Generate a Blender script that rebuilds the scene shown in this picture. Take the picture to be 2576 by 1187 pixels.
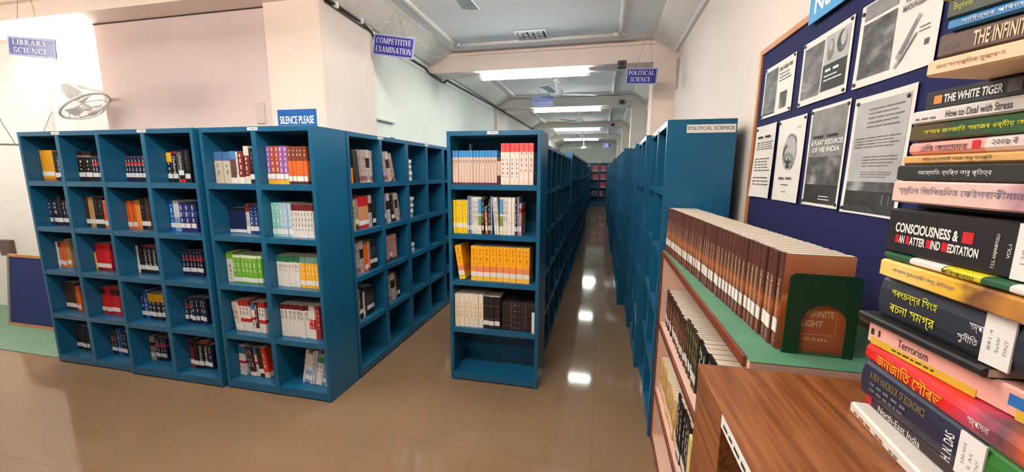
import bpy, bmesh, math, random
from mathutils import Vector, Matrix
D = bpy.data
COL = bpy.context.scene.collection
for o in list(D.objects): D.objects.remove(o)
PI = math.pi
SC = 0.87                       # everything is laid out in a convenient unit, then brought to true size at the end
# ------------------------------------------------------------------ camera, world, exposure
FPX, YAW, PITCH, ROLL, CAMH = 989.46, -0.22406, -0.16002, 0.00569, 1.68
cy_, sy_, cp_, sp_ = math.cos(YAW), math.sin(YAW), math.cos(PITCH), math.sin(PITCH)
_f = Vector((sy_*cp_, cy_*cp_, sp_)); _r0 = Vector((cy_, -sy_, 0)); _u0 = _r0.cross(_f)
_r = math.cos(ROLL)*_r0 + math.sin(ROLL)*_u0; _u = -math.sin(ROLL)*_r0 + math.cos(ROLL)*_u0
cam = D.objects.new('camera', D.cameras.new('camera')); COL.objects.link(cam)
cam.data.sensor_width = 36; cam.data.sensor_fit = 'HORIZONTAL'; cam.data.lens = FPX/2576*36
cam.data.clip_start = 0.02; cam.data.clip_end = 100
cam.matrix_world = Matrix(((_r.x,_u.x,-_f.x,0),(_r.y,_u.y,-_f.y,0),(_r.z,_u.z,-_f.z,CAMH*SC),(0,0,0,1)))
S = bpy.context.scene; S.camera = cam
w = D.worlds.new('world'); S.world = w; w.use_nodes = True
w.node_tree.nodes['Background'].inputs[0].default_value = (.8,.85,.9,1); w.node_tree.nodes['Background'].inputs[1].default_value = .1
S.view_settings.view_transform = 'Standard'; S.view_settings.look = 'None'
S.view_settings.exposure = 2.75; S.view_settings.gamma = 1
S.cycles.max_bounces = 8; S.cycles.diffuse_bounces = 4; S.cycles.glossy_bounces = 3
S.cycles.sample_clamp_indirect = 4
TUBE_NEAR, TUBE_AISLE, TUBE_SIDE, TUBE_LEFT, TUBE_BACK, FILL_BAY = 15.0, 10.5, 18.0, 8.0, 12.0, 7.5      # strength of the fluorescent tubes and the added fill tubes
WARM, COOL = (1.0,.94,.88), (.96,1.0,.98)
# ------------------------------------------------------------------ materials
def lin(c):
    return tuple((v/255/12.92 if v/255 <= .04045 else ((v/255+.055)/1.055)**2.4) for v in c) + (1,)
MATS = {}
def mat(name, rgb=(128,128,128), rough=.5, metal=0, var=0, vscale=3, bump=0, bscale=60, spec=.5, stretch=None):
    if name in MATS: return MATS[name]
    m = D.materials.new(name); m.use_nodes = True; MATS[name] = m
    nt = m.node_tree; b = nt.nodes['Principled BSDF']
    b.inputs['Base Color'].default_value = lin(rgb); b.inputs['Roughness'].default_value = rough
    b.inputs['Metallic'].default_value = metal; b.inputs['Specular IOR Level'].default_value = spec
    if var or bump:
        tc = nt.nodes.new('ShaderNodeTexCoord'); vec = tc.outputs['Object']
        if stretch:
            mp = nt.nodes.new('ShaderNodeMapping'); mp.inputs['Scale'].default_value = stretch
            nt.links.new(vec, mp.inputs[0]); vec = mp.outputs[0]
    if var:
        n = nt.nodes.new('ShaderNodeTexNoise'); n.inputs['Scale'].default_value = vscale; n.inputs['Detail'].default_value = 6
        nt.links.new(vec, n.inputs['Vector'])
        r = nt.nodes.new('ShaderNodeValToRGB'); c = lin(rgb)
        r.color_ramp.elements[0].position = .3; r.color_ramp.elements[1].position = .7
        r.color_ramp.elements[0].color = tuple(max(0, v*(1-var)) for v in c[:3])+(1,)
        r.color_ramp.elements[1].color = tuple(min(1, v*(1+var)) for v in c[:3])+(1,)
        nt.links.new(n.outputs['Fac'], r.inputs[0]); nt.links.new(r.outputs[0], b.inputs['Base Color'])
    if bump:
        n = nt.nodes.new('ShaderNodeTexNoise'); n.inputs['Scale'].default_value = bscale
        nt.links.new(vec, n.inputs['Vector'])
        bp = nt.nodes.new('ShaderNodeBump'); bp.inputs['Strength'].default_value = bump; bp.inputs['Distance'].default_value = .005
        nt.links.new(n.outputs['Fac'], bp.inputs['Height']); nt.links.new(bp.outputs[0], b.inputs['Normal'])
    return m
def rgbm(rgb, rough=.45):
    return mat('cover_%d_%d_%d' % tuple(rgb), rgb, rough)
def emat(name, rgb, strength):
    if name in MATS: return MATS[name]
    m = D.materials.new(name); m.use_nodes = True; MATS[name] = m
    b = m.node_tree.nodes['Principled BSDF']
    b.inputs['Base Color'].default_value = (.9,.9,.9,1)
    b.inputs['Emission Color'].default_value = tuple(rgb)+(1,); b.inputs['Emission Strength'].default_value = strength
    return m
def ramp_mat(name, stops, rough=.4, kind='noise', scale=6, axis=2, zlo=0, zhi=.25, stretch=(1,1,1), distort=0):
    """a printed cover: colour stops along a noise field or along one object axis, jittered by noise"""
    if name in MATS: return MATS[name]
    m = D.materials.new(name); m.use_nodes = True; MATS[name] = m
    nt = m.node_tree; b = nt.nodes['Principled BSDF']; b.inputs['Roughness'].default_value = rough
    tc = nt.nodes.new('ShaderNodeTexCoord'); mp = nt.nodes.new('ShaderNodeMapping'); mp.inputs['Scale'].default_value = stretch
    nt.links.new(tc.outputs['Object'], mp.inputs[0])
    n = nt.nodes.new('ShaderNodeTexNoise'); n.inputs['Scale'].default_value = scale; n.inputs['Detail'].default_value = 5
    nt.links.new(mp.outputs[0], n.inputs['Vector']); fac = n.outputs['Fac']
    if kind == 'axis':
        sx = nt.nodes.new('ShaderNodeSeparateXYZ'); nt.links.new(tc.outputs['Object'], sx.inputs[0])
        mr = nt.nodes.new('ShaderNodeMapRange'); mr.inputs['From Min'].default_value = zlo; mr.inputs['From Max'].default_value = zhi
        nt.links.new(sx.outputs[axis], mr.inputs['Value'])
        ad = nt.nodes.new('ShaderNodeMath'); ad.operation = 'MULTIPLY_ADD'
        ad.inputs[1].default_value = distort
        sb = nt.nodes.new('ShaderNodeMath'); sb.operation = 'SUBTRACT'; sb.inputs[1].default_value = .5
        nt.links.new(fac, sb.inputs[0]); nt.links.new(sb.outputs[0], ad.inputs[0]); nt.links.new(mr.outputs[0], ad.inputs[2]); fac = ad.outputs[0]
    r = nt.nodes.new('ShaderNodeValToRGB'); e = r.color_ramp.elements
    while len(e) < len(stops): e.new(.5)
    for k, (p, c) in enumerate(stops): e[k].position = p; e[k].color = lin(c)
    nt.links.new(fac, r.inputs[0]); nt.links.new(r.outputs[0], b.inputs['Base Color'])
    return m
PAINT = (22,90,125)
TEAL = mat('teal_enamel', PAINT, .3, var=.10, vscale=2.5)
PAPER = mat('page_paper', (214,200,180), .8, var=.08, vscale=90, stretch=(8,.2,.2))
WHITE = mat('white_paper', (232,228,220), .7)
STICK = mat('sticker_paper', (235,232,226), .6)
INK = mat('dark_ink', (40,38,40), .6)
GREYINK = mat('grey_ink', (110,108,108), .6)
LETW = mat('white_print', (240,238,232), .5)
# ------------------------------------------------------------------ mesh helpers
class MB:
    def __init__(s): s.v = []; s.f = []; s.m = []
    def add(s, vs, fs, mi=0):
        o = len(s.v); s.v += [tuple(v) for v in vs]; s.f += [tuple(i+o for i in f) for f in fs]; s.m += [mi]*len(fs); return s
    def box(s, x0,x1,y0,y1,z0,z1, mi=0):
        return s.add([(x0,y0,z0),(x1,y0,z0),(x1,y1,z0),(x0,y1,z0),(x0,y0,z1),(x1,y0,z1),(x1,y1,z1),(x0,y1,z1)],
            [(0,3,2,1),(4,5,6,7),(0,1,5,4),(1,2,6,5),(2,3,7,6),(3,0,4,7)], mi)
    def rect(s, x0,x1,z0,z1, y=0, mi=0):       # a flat mark facing -y
        return s.add([(x0,y,z0),(x1,y,z0),(x1,y,z1),(x0,y,z1)], [(0,1,2,3)], mi)
    def prism(s, poly, axis, a, b, mi=0):       # poly in the two other axes, extruded a..b
        n = len(poly)
        def P(p, t):
            return (t,p[0],p[1]) if axis == 0 else ((p[0],t,p[1]) if axis == 1 else (p[0],p[1],t))
        vs = [P(p,a) for p in poly]+[P(p,b) for p in poly]
        return s.add(vs, [tuple(range(n-1,-1,-1)), tuple(range(n,2*n))]+[(i,(i+1)%n,n+(i+1)%n,n+i) for i in range(n)], mi)
    def tube(s, pts, r, n=8, mi=0, cap=True, closed=False):
        pts = [Vector(p) for p in pts]; k = len(pts); rs = r if isinstance(r, (list,tuple)) else [r]*k
        rings = []; up = None
        for i, p in enumerate(pts):
            a = pts[(i-1) % k] if (i or closed) else p; b = pts[(i+1) % k] if (i < k-1 or closed) else p
            t = (b-a).normalized()
            if up is None: up = t.orthogonal().normalized()
            up = (up - t*up.dot(t)).normalized(); q = t.cross(up)
            rings.append([p + rs[i]*(math.cos(2*PI*j/n)*up+math.sin(2*PI*j/n)*q) for j in range(n)])
        vs = [v for R_ in rings for v in R_]; fs = []
        for i in range(k if closed else k-1):
            for j in range(n):
                a = i*n; b = ((i+1) % k)*n
                fs.append((a+j, a+(j+1)%n, b+(j+1)%n, b+j))
        if cap and not closed: fs += [tuple(range(n-1,-1,-1)), tuple((k-1)*n+j for j in range(n))]
        return s.add(vs, fs, mi)
    def lathe(s, prof, n=24, c=(0,0,0), mi=0):  # profile (r,z) around z
        vs = [(c[0]+r*math.cos(2*PI*j/n), c[1]+r*math.sin(2*PI*j/n), c[2]+z) for r, z in prof for j in range(n)]; k = len(prof)
        fs = [(i*n+j, i*n+(j+1)%n, (i+1)*n+(j+1)%n, (i+1)*n+j) for i in range(k-1) for j in range(n)]
        return s.add(vs, fs + [tuple(range(n-1,-1,-1)), tuple((k-1)*n+j for j in range(n))], mi)
    def mesh(s, name, mats, bevel=0, smooth=False):
        me = D.meshes.new(name); me.from_pydata(s.v, [], s.f)
        for m in (mats if isinstance(mats, (list,tuple)) else [mats]): me.materials.append(m)
        me.polygons.foreach_set('material_index', s.m)
        bm = bmesh.new(); bm.from_mesh(me)
        if bevel: bmesh.ops.bevel(bm, geom=bm.edges[:], offset=bevel, segments=2, affect='EDGES', profile=.6, clamp_overlap=True)
        bmesh.ops.recalc_face_normals(bm, faces=bm.faces[:])
        bm.to_mesh(me); bm.free()
        if smooth: me.polygons.foreach_set('use_smooth', [True]*len(me.polygons))
        return me
def flat_mesh(mb, name, m):                     # marks: keep their facing as given
    me = D.meshes.new(name); me.from_pydata(mb.v, [], mb.f)
    for x in (m if isinstance(m, (list,tuple)) else [m]): me.materials.append(x)
    me.polygons.foreach_set('material_index', mb.m); return me
def link(name, me, parent=None, loc=(0,0,0), rotz=0, mw=None):
    o = D.objects.new(name, me); COL.objects.link(o)
    if parent: o.parent = parent
    if mw is not None: o.matrix_world = mw
    else: o.location = loc; o.rotation_euler = (0,0,rotz)
    return o
LABELS = {}
def tag(o, label, cat, group=None, kind=None):
    o['label'] = label; o['category'] = cat
    if group: o['group'] = group
    if kind: o['kind'] = kind
    if label in LABELS: print('DUP LABEL', label)
    n = len(label.split())
    if n > 16 or n < 4: print('LABEL LEN', n, label)
    LABELS[label] = 1
    return o
def thing(name, label, cat, loc=(0,0,0), rotz=0, group=None, mw=None):
    return tag(link(name, None, None, loc, rotz, mw), label, cat, group)
def part(name, mb, m, parent, bevel=0, smooth=False, label=None):
    o = link(name, mb.mesh(name, m, bevel, smooth), parent)
    if label: o['label'] = label
    return o
def marks(name, mb, m, parent):
    return link(name, flat_mesh(mb, name, m), parent)
def struct(name, mb, m, bevel=0, smooth=False):
    o = link(name, mb.mesh(name, m, bevel, smooth)); o['kind'] = 'structure'
    return o
# ------------------------------------------------------------------ lettering
_T = {}
import re
def reorder(s):                                 # vowel signs that stand before their consonant, and two-part ones
    C_ = '([\u0995-\u09b9\u09ce\u09dc-\u09df\u09f0\u09f1](?:\u09cd[\u0995-\u09b9\u09df\u09f0\u09f1])*)'
    T_ = {'\u09bf':('\u09bf',''), '\u09c7':('\u09c7',''), '\u09c8':('\u09c8',''), '\u09cb':('\u09c7','\u09be'), '\u09cc':('\u09c7','\u09d7')}
    s = s.replace('\u0986', '\u0985\u09be')
    return re.sub(C_+'([\u09bf\u09c7\u09c8\u09cb\u09cc])', lambda m: T_[m[2]][0]+m[1]+T_[m[2]][1], s)
def text_src(s, bold):
    k = (s, bold)
    if k in _T: return _T[k]
    cu = D.curves.new('lettering', 'FONT'); cu.body = reorder(s); cu.size = 1; cu.offset = bold; cu.resolution_u = 3; cu.space_line = .8
    ob = D.objects.new('lettering_source', cu); COL.objects.link(ob)
    dg = bpy.context.evaluated_depsgraph_get(); dg.update()
    me = D.meshes.new_from_object(ob.evaluated_get(dg))
    vs = [v.co.copy() for v in me.vertices]; fs = [tuple(p.vertices) for p in me.polygons]
    D.objects.remove(ob); D.curves.remove(cu); D.meshes.remove(me)
    if vs:
        x0 = min(v.x for v in vs); x1 = max(v.x for v in vs); y0 = min(v.y for v in vs); y1 = max(v.y for v in vs)
        vs = [((v.x-x0)/max(x1-x0,1e-6), (v.y-y0)/max(y1-y0,1e-6)) for v in vs]
    _T[k] = (vs, fs); return _T[k]
def put_text(mb, s, x0, z0, wd, ht, y=-.0006, vertical=False, bold=.02, slant=0, mi=0):
    """lettering filling a box on a face that looks to -y; vertical: reads from the top of the box downwards"""
    if s[0] == '~':                             # print too small to read in the room: a row of word-sized dashes
        n = int(s[1:]); rg = random.Random(n); cuts = [rg.uniform(.6,1.4) for _ in range(n)]; tot = sum(cuts); u = 0; vs = []; fs = []
        for c in cuts:
            k = len(vs); e = u+c/tot; vs += [(u,.2),(e-.3/n,.2),(e-.3/n,.8),(u,.8)]; fs.append((k,k+1,k+2,k+3)); u = e
    else: vs, fs = text_src(s, bold)
    if vertical: out = [(x0+v*wd, y, z0+ht-u*ht) for u, v in vs]
    else: out = [(x0+u*wd+slant*v*ht, y, z0+v*ht) for u, v in vs]
    return mb.add(out, fs, mi)
def serif(mb, s, x0, z0, wd, ht, y=-.0006, mi=0):
    Q = []
    def q(*p): Q.append([(a, b) for a, b in p])
    def rc(a, b, c, d): q((a,c),(b,c),(b,d),(a,d))
    TH, TN, SR = .17, .065, .07
    def stem(x, wd_=TH): rc(x, x+wd_, 0, 1); rc(x-SR, x+wd_+SR, 0, .05); rc(x-SR, x+wd_+SR, .95, 1)
    def dg(xa, ya, xb, yb, t): q((xa,ya),(xa+t,ya),(xb+t,yb),(xb,yb))
    def arc(cx, cy, rx, ry, a0, a1, tx=TH, ty=TN, n=14):
        for i in range(n):
            A = math.radians(a0+(a1-a0)*i/n); B = math.radians(a0+(a1-a0)*(i+1)/n)
            pt = lambda t, dx, dy: (cx+(rx-dx)*math.cos(t), cy+(ry-dy)*math.sin(t))
            q(pt(A,tx,ty), pt(A,0,0), pt(B,0,0), pt(B,tx,ty))
    x = 0.0; allq = []
    for ch in s:
        Q.clear()
        if ch == 'A': dg(.06,0,.36,1,TN); dg(.62,0,.34,1,TH); rc(.16,.66,.3,.36); rc(0,.2,0,.05); rc(.54,.88,0,.05); wch = .88
        elif ch == 'B': stem(.08); arc(.25,.75,.34,.25,-90,90); arc(.25,.26,.4,.26,-90,90); wch = .72
        elif ch == 'C': arc(.42,.5,.42,.5,50,310); rc(.68,.74,.68,1); wch = .82
        elif ch == 'E': stem(.08); rc(.2,.62,.94,1); rc(.2,.5,.47,.53); rc(.2,.66,0,.06); rc(.58,.63,.76,1); rc(.48,.52,.38,.62); rc(.62,.67,0,.26); wch = .74
        elif ch == 'I': stem(.08); wch = .36
        elif ch == 'L': stem(.08); rc(.2,.64,0,.06); rc(.6,.65,0,.3); wch = .7
        elif ch == 'M': stem(.07,TN); dg(.46,0,.08,1,TH); dg(.46,0,.86,1,TN); stem(.86); wch = 1.14
        elif ch == 'N': stem(.07,TN); dg(.6,0,.07,1,TH); stem(.72,TN); wch = .9
        elif ch == 'O': arc(.44,.5,.44,.5,0,360,n=22); wch = .9
        elif ch == 'P': stem(.08); arc(.25,.72,.36,.28,-90,90); wch = .68
        elif ch == 'R': stem(.08); arc(.25,.73,.34,.27,-90,90); dg(.58,0,.3,.48,TH); rc(.52,.84,0,.05); wch = .84
        elif ch == 'S': arc(.3,.74,.27,.26,25,270,.13,.08); arc(.3,.26,.29,.26,-155,90,.13,.08); rc(.5,.55,.74,1); rc(.02,.07,0,.27); wch = .62
        elif ch == 'T': stem(.3); rc(0,.77,.94,1); rc(0,.05,.74,1); rc(.72,.77,.74,1); wch = .8
        elif ch == 'V': dg(.34,0,.08,1,TH); dg(.4,0,.68,1,TN); rc(0,.32,.95,1); rc(.56,.82,.95,1); wch = .8
        elif ch == 'X': dg(.58,0,.06,1,TH); dg(.06,0,.62,1,TN); rc(0,.2,0,.05); rc(.5,.82,0,.05); rc(0,.3,.95,1); rc(.54,.76,.95,1); wch = .8
        elif ch == 'Y': dg(.3,.45,.06,1,TH); dg(.4,.45,.68,1,TN); rc(.3,.3+TH,0,.48); rc(.2,.58,0,.05); rc(0,.3,.95,1); rc(.58,.8,.95,1); wch = .8
        else: wch = .4
        allq += [[(a+x, b) for a, b in p] for p in Q]; x += wch+.07
    k = wd/(x-.07)
    for p in allq: mb.add([(x0+a*k, y, z0+b*ht) for a, b in p], [(0,1,2,3)], mi)
    return mb
# ------------------------------------------------------------------ setting
wallm = mat('wall_paint', (228,214,203), .85, var=.05, vscale=1.2, bump=.05)
coolwall = mat('wall_paint_pale_green', (226,230,220), .85, var=.05, vscale=1.0, bump=.05)
whitewall = mat('whitewash', (236,234,228), .85, var=.04, vscale=1.5, bump=.05)
ceilm = mat('ceiling_paint', (242,238,233), .9, var=.03, vscale=.8)
plaster = mat('moulded_plaster', (236,226,214), .8, var=.05, vscale=20, bump=.25, bscale=40)
peach = mat('peach_paint', (248,226,210), .8, var=.04, vscale=1.3)
pinkm = mat('pink_panel_paint', (226,204,196), .85, var=.06, vscale=1.6)
def floor_material():
    m = D.materials.new('vitrified_tile'); m.use_nodes = True; nt = m.node_tree; b = nt.nodes['Principled BSDF']
    tc = nt.nodes.new('ShaderNodeTexCoord')
    br = nt.nodes.new('ShaderNodeTexBrick'); br.offset = 0; br.inputs['Scale'].default_value = 1
    br.inputs['Mortar Size'].default_value = .0025; br.inputs['Brick Width'].default_value = .69; br.inputs['Row Height'].default_value = .69
    br.inputs['Color1'].default_value = lin((144,116,88)); br.inputs['Color2'].default_value = lin((142,114,86)); br.inputs['Mortar'].default_value = lin((130,104,79))
    nt.links.new(tc.outputs['Object'], br.inputs['Vector'])
    n = nt.nodes.new('ShaderNodeTexNoise'); n.inputs['Scale'].default_value = 1.4; n.inputs['Detail'].default_value = 8
    nt.links.new(tc.outputs['Object'], n.inputs['Vector'])
    mx = nt.nodes.new('ShaderNodeMixRGB'); mx.blend_type = 'MULTIPLY'; mx.inputs[0].default_value = .22
    nt.links.new(br.outputs['Color'], mx.inputs[1]); nt.links.new(n.outputs['Fac'], mx.inputs[2]); nt.links.new(mx.outputs[0], b.inputs['Base Color'])
    b.inputs['Roughness'].default_value = .07; b.inputs['Specular IOR Level'].default_value = .35
    return m
YB, YE, XW, XL, ZC = -3.6, 21.5, .77, -8.2, 3.2
floor = struct('floor', MB().box(XL-.1, 2.2, YB-.1, YE+.1, -.1, 0), floor_material())
struct('ceiling', MB().box(XL-.1, 2.2, YB-.1, YE+.1, ZC, ZC+.1), ceilm)
PIL = [(5.06,5.42),(8.36,8.74),(12.5,12.9),(16.4,16.8)]         # beams and the pilasters that carry them
# right wall: solid near the camera, windows between pilasters beyond the first beam
mb = MB().box(XW, XW+.15, YB, 5.42, 0, ZC)
for (a, b) in ((5.42,8.36),(8.74,12.5),(12.9,16.4),(16.8,YE)):
    mb.box(XW, XW+.15, a, b, 0, 2.02); mb.box(XW, XW+.15, a, b, 2.9, ZC); mb.box(XW, XW+.15, a, a+.3, 2.02, 2.9); mb.box(XW, XW+.15, b-.3, b, 2.02, 2.9)
for a, b in PIL[1:]: mb.box(XW, XW+.15, a, b, 0, ZC)
struct('wall_right', mb, wallm)
alu = mat('window_frame_paint', (226,228,224), .5); glass = mat('frosted_pane', (150,165,165), .25)
for i, (a, b) in enumerate(((5.42,8.36),(8.74,12.5),(12.9,16.4),(16.8,YE))):
    a += .3; b -= .3; n = 3
    wn = struct('window_%d' % (i+1), MB().box(XW+.06, XW+.075, a, b, 2.02, 2.9), glass)
    fr = MB().box(XW-.02, XW+.1, a, b, 2.02, 2.07).box(XW-.02, XW+.1, a, b, 2.85, 2.9)
    for k in range(n+1):
        y = a+(b-a)*k/n; fr.box(XW-.02, XW+.1, max(a,y-.025), min(b,y+.025), 2.07, 2.85)
    part('window_frame', fr, alu, wn)
struct('wall_left', MB().box(-2.42, -2.27, 3.67, YE, 0, ZC), coolwall)
struct('wall_far', MB().box(-2.42, XW+.15, YE, YE+.15, 0, ZC), coolwall)
struct('wall_back', MB().box(XL, XW+.15, YB-.15, YB, 0, ZC), mat('unseen_wall_dark', (70,56,46), .7))  # unseen wall, coloured dark to cut bounce light into the racks
struct('wall_side', MB().box(XL-.15, XL, YB, 3.35, 0, ZC), whitewall)
struct('wall_front', MB().box(XL, -2.8, 3.2, 3.35, 0, ZC), whitewall)
struct('wall_panel', MB().box(-4.72, -2.76, 2.98, 3.2, 0, 3.03), pinkm)
struct('wall_pillar', MB().box(-2.76, -2.25, 2.92, 3.67, 0, ZC), peach)
struct('wall_pillar_cladding', MB().box(-2.25, -2.235, 2.935, 3.67, 0, 3.05), wallm)
struct('trim_1', MB().box(-4.72, -2.76, 2.974, 2.98, 3.02, 3.03), mat('dark_gap', (70,55,48), .8))
struct('ceiling_beam_1', MB().box(XL, -2.235, 2.74, 3.35, 3.03, ZC).box(XL, -2.235, 2.70, 2.74, 3.16, ZC), peach)
BZ = [2.955, 3.01, 3.04, 3.05]
peach2 = mat('pale_beam_paint', (236,226,216), .8, var=.03)
for i, (a, b) in enumerate(PIL):
    m = peach if i == 0 else peach2
    mb = MB().box(-2.27, XW, a, b, BZ[i], ZC)
    mb.box(-2.2, XW-.1, a-.035, a, ZC-.055, ZC-.025)            # raised fillet along the top of the face
    struct('ceiling_beam_%d' % (i+2), mb, m)
    xa = (.52, .50, .50, .50)[i]
    struct('wall_pilaster_%d' % (i+1), MB().box(xa, XW, a, b, 0, BZ[i]), m)
    if i: struct('wall_pilaster_%d' % (i+5), MB().box(-2.27, -2.2, a-.12, b+.12, 0, BZ[i]), peach2 if i > 1 else wallm)
BAYS = [(YB,5.025),(5.42,8.325),(8.74,12.465),(12.9,16.365),(16.8,YE)]
kt = 1
for i, (a, b) in enumerate(BAYS):
    # sloping cornices, rope mouldings and the raised rectangle on the ceiling
    kt += 1
    z0 = 3.05
    a1 = 2.93 if i == 0 else a
    struct('trim_%d' % kt, MB().prism([(-2.27,z0),(-2.22,z0),(-2.18,z0+.02),(-1.95,ZC-.02),(-1.93,ZC),(-2.27,ZC)], 1, a1, b), plaster); kt += 1
    struct('trim_%d' % kt, MB().prism([(XW,3.04),(XW-.03,3.04),(XW-.05,3.06),(XW-.27,ZC-.02),(XW-.28,ZC),(XW,ZC)], 1, a, b), plaster); kt += 1
    mb = MB(); x0, x1, y0, y1 = -1.78, .12, a+.45 if i else .4, b-.24
    r = .022
    for p, q_ in (((x0,y0),(x1,y0)),((x1,y0),(x1,y1)),((x1,y1),(x0,y1)),((x0,y1),(x0,y0))):
        mb.tube([(p[0],p[1],ZC-.012),(q_[0],q_[1],ZC-.012)], r, 8)
    for p in ((x0,y0),(x1,y0),(x1,y1),(x0,y1)):
        for k in range(5):
            an = k*2*PI/5; mb.tube([(p[0]+.05*math.cos(an)-.03, p[1]+.05*math.sin(an), ZC-.012),(p[0]+.05*math.cos(an)+.03, p[1]+.05*math.sin(an)+.02, ZC-.012)], .024, 6)
    struct('trim_%d' % kt, mb, plaster, smooth=True)
kt += 1                                                         # twisted leaf ornament lying along the near cornices
mb = MB(); rng = random.Random(3)
for sx, xa in ((-1,-2.07),(1,.62)):
    ya = 3.7 if sx < 0 else .6
    while ya < 4.95:
        x = xa; z = 3.135 if sx < 0 else 3.13
        dx = .05*sx; dz = .032
        mb.tube([(x+dx,ya,z-dz),(x+dx*.2,ya+.03,z-dz*.2-.008),(x-dx,ya+.075,z+dz)], [.004,.013,.003], 5)
        ya += .055
struct('trim_%d' % kt, mb, plaster, smooth=True)
# ------------------------------------------------------------------ lamps
steel = mat('white_sheet_metal', (225,225,222), .4)
def tube_light(label, x, y, z, strength, color, key, rotz=0, n=2, L=1.38, group=None):
    t = thing('tube_light', label, 'ceiling light', (x,y,z), rotz, group)
    part('batten', MB().box(-L/2-.02, L/2+.02, -.05, .05, -.03, 0), steel, t, .004)
    for k in range(n):
        yy = (k-(n-1)/2)*.07
        mb = MB().tube([(-L/2,yy,-.055),(L/2,yy,-.055)], .016, 8)
        part('tube', mb, emat('tube_glow_'+key, color, strength), t)
        for s in (-1,1): part('end_cap', MB().box(s*L/2-.015, s*L/2+.015, yy-.02, yy+.02, -.075, -.028), steel, t)
    return t
names = ['second', 'third', 'fourth']
for i, (a, b) in enumerate(PIL):
    lab = 'glowing twin tube light under the peach beam' if i == 0 else 'glowing twin tube light under the %s beam along the aisle' % names[i-1]
    tube_light(lab, -.92 if i == 0 else (-.79,-.85,-.93)[i-1], a+.17, BZ[i], TUBE_AISLE, COOL, 'cool', group='aisle tube lights')
def pendant_tube(label, x, y, strength, key='warm', col=WARM):
    t = tube_light(label, x, y, 2.9, strength, col, key, group='hanging tube lights of the front room')
    for k in (-.5,.5): part('stem', MB().tube([(k,0,0),(k,0,ZC-2.9)], .008, 8), steel, t)
pendant_tube('hanging tube light before the silence sign rack', -.95, 1.2, TUBE_NEAR)
pendant_tube('added hanging fill tube beside the white wall corner', -7.1, 1.7, TUBE_BACK, 'back')  # unseen lamp added to brighten the white wall
pendant_tube('hanging tube light behind the reader', -1.3, -.7, TUBE_BACK, 'back')
pendant_tube('hanging tube light before the middle front rack', -2.9, 1.25, TUBE_LEFT, 'left')
pendant_tube('hanging tube light before the white-wall rack', -4.9, 1.25, TUBE_LEFT, 'left')
tube_light('added fill tube on the ceiling before the peach beam, above the end rack', -.85, 3.0, ZC, FILL_BAY, (1,.96,.9), 'bay')  # unseen lamp added to light the beam face and near ceiling
tube_light('added fill tube on the ceiling of the farthest bay', -.85, 17.6, ZC, TUBE_AISLE, COOL, 'cool')  # lamp added out of sight behind the last beam, brightens the far wall
def wall_tube(label, x, y, z, cols, key, strength, color, L=1.38):
    t = tube_light(label, 0, 0, 0, strength, color, key, L=L)
    t.matrix_world = Matrix.Translation((x,y,z)) @ Matrix([[c[i] for c in cols] for i in range(3)]).to_4x4(); return t
X_, Y_, Z_ = Vector((1,0,0)), Vector((0,1,0)), Vector((0,0,1))
wall_tube('bright twin tube light on the white wall above the oscillating fan', -5.45, 3.2, 2.94, (X_,-Z_,Y_), 'side', TUBE_SIDE, (1,.98,.95), 1.3)
# ------------------------------------------------------------------ steel racks
ZT = [1.59, 1.212, .842, .452, .07]              # tops of the shelf boards, top tier first
TIER = ['top','second','third','fourth','bottom']
_R = {}
def rack_meshes(wd, dp, ht, cols):
    k = (wd, dp, ht, cols)
    if k in _R: return _R[k]
    s = ht/1.98; e = .028
    side = MB().box(0,e,0,dp,0,ht)
    top = MB().box(e,wd-e,0,dp,ht-.035*s,ht)
    back = MB().box(e,wd-e,dp-.012,dp,.07*s,ht-.035*s)
    out = {'side_panel': side.mesh('side_panel', TEAL, .0025), 'top_panel': top.mesh('top_panel', TEAL, .002), 'back_panel': back.mesh('back_panel', TEAL)}
    xs = [(e, wd-e)] if cols == 1 else [(e, wd/2-.02), (wd/2+.02, wd-e)]
    for j, z in enumerate(ZT):
        mb = MB()
        for a, b in xs:
            mb.box(a, b, .002, dp-.012, (z-.006)*s, z*s); mb.box(a, b, .002, .012, (z-.04)*s if j < 4 else .012, (z-.006)*s)
        out['shelf_board%d' % j] = mb.mesh('shelf_board', TEAL)
    if cols == 2: out['divider'] = MB().box(wd/2-.02, wd/2+.02, 0, dp-.012, .012, ht-.035*s).mesh('divider', TEAL, .002)
    lw = .042
    out['name_holder'] = MB().box(wd/2-lw, wd/2+lw, -.003, .0, ht-.027*s, ht-.006*s).mesh('name_holder', WHITE, .001)
    mk = MB().rect(wd/2-lw*.55, wd/2+lw*.8, ht-.0185*s, ht-.0145*s, -.0034)
    out['lettering'] = flat_mesh(mk, 'lettering', GREYINK)
    _R[k] = out; return out
def rack(label, loc, rotz, wd=.93, dp=.35, ht=1.98, cols=2, group=None, holder=True, tall_end=False):
    M_ = rack_meshes(wd, dp, ht, cols)
    t = thing('steel_bookcase', label, 'bookcase', loc, rotz, group)
    for k, me in M_.items():
        if k in ('name_holder', 'lettering'): continue
        link(k.rstrip('0123456789'), me, t)
    o = link('side_panel', M_['side_panel'], t); o.location.x = wd-.028
    if holder:
        h = link('name_holder', M_['name_holder'], t); link('lettering', M_['lettering'], h)
    return t
ORD = ['first','second','third','fourth','fifth','sixth','seventh','eighth','ninth','tenth','eleventh','twelfth','thirteenth','fourteenth','fifteenth','sixteenth','seventeenth','eighteenth','nineteenth','twentieth']
def ordn(i):
    if i < 20: return ORD[i]
    n = i+1
    if n % 10 == 0: return {30:'thirtieth',40:'fortieth',50:'fiftieth'}[n]
    return {2:'twenty',3:'thirty',4:'forty'}[n//10]+'-'+ORD[n % 10-1]
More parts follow.
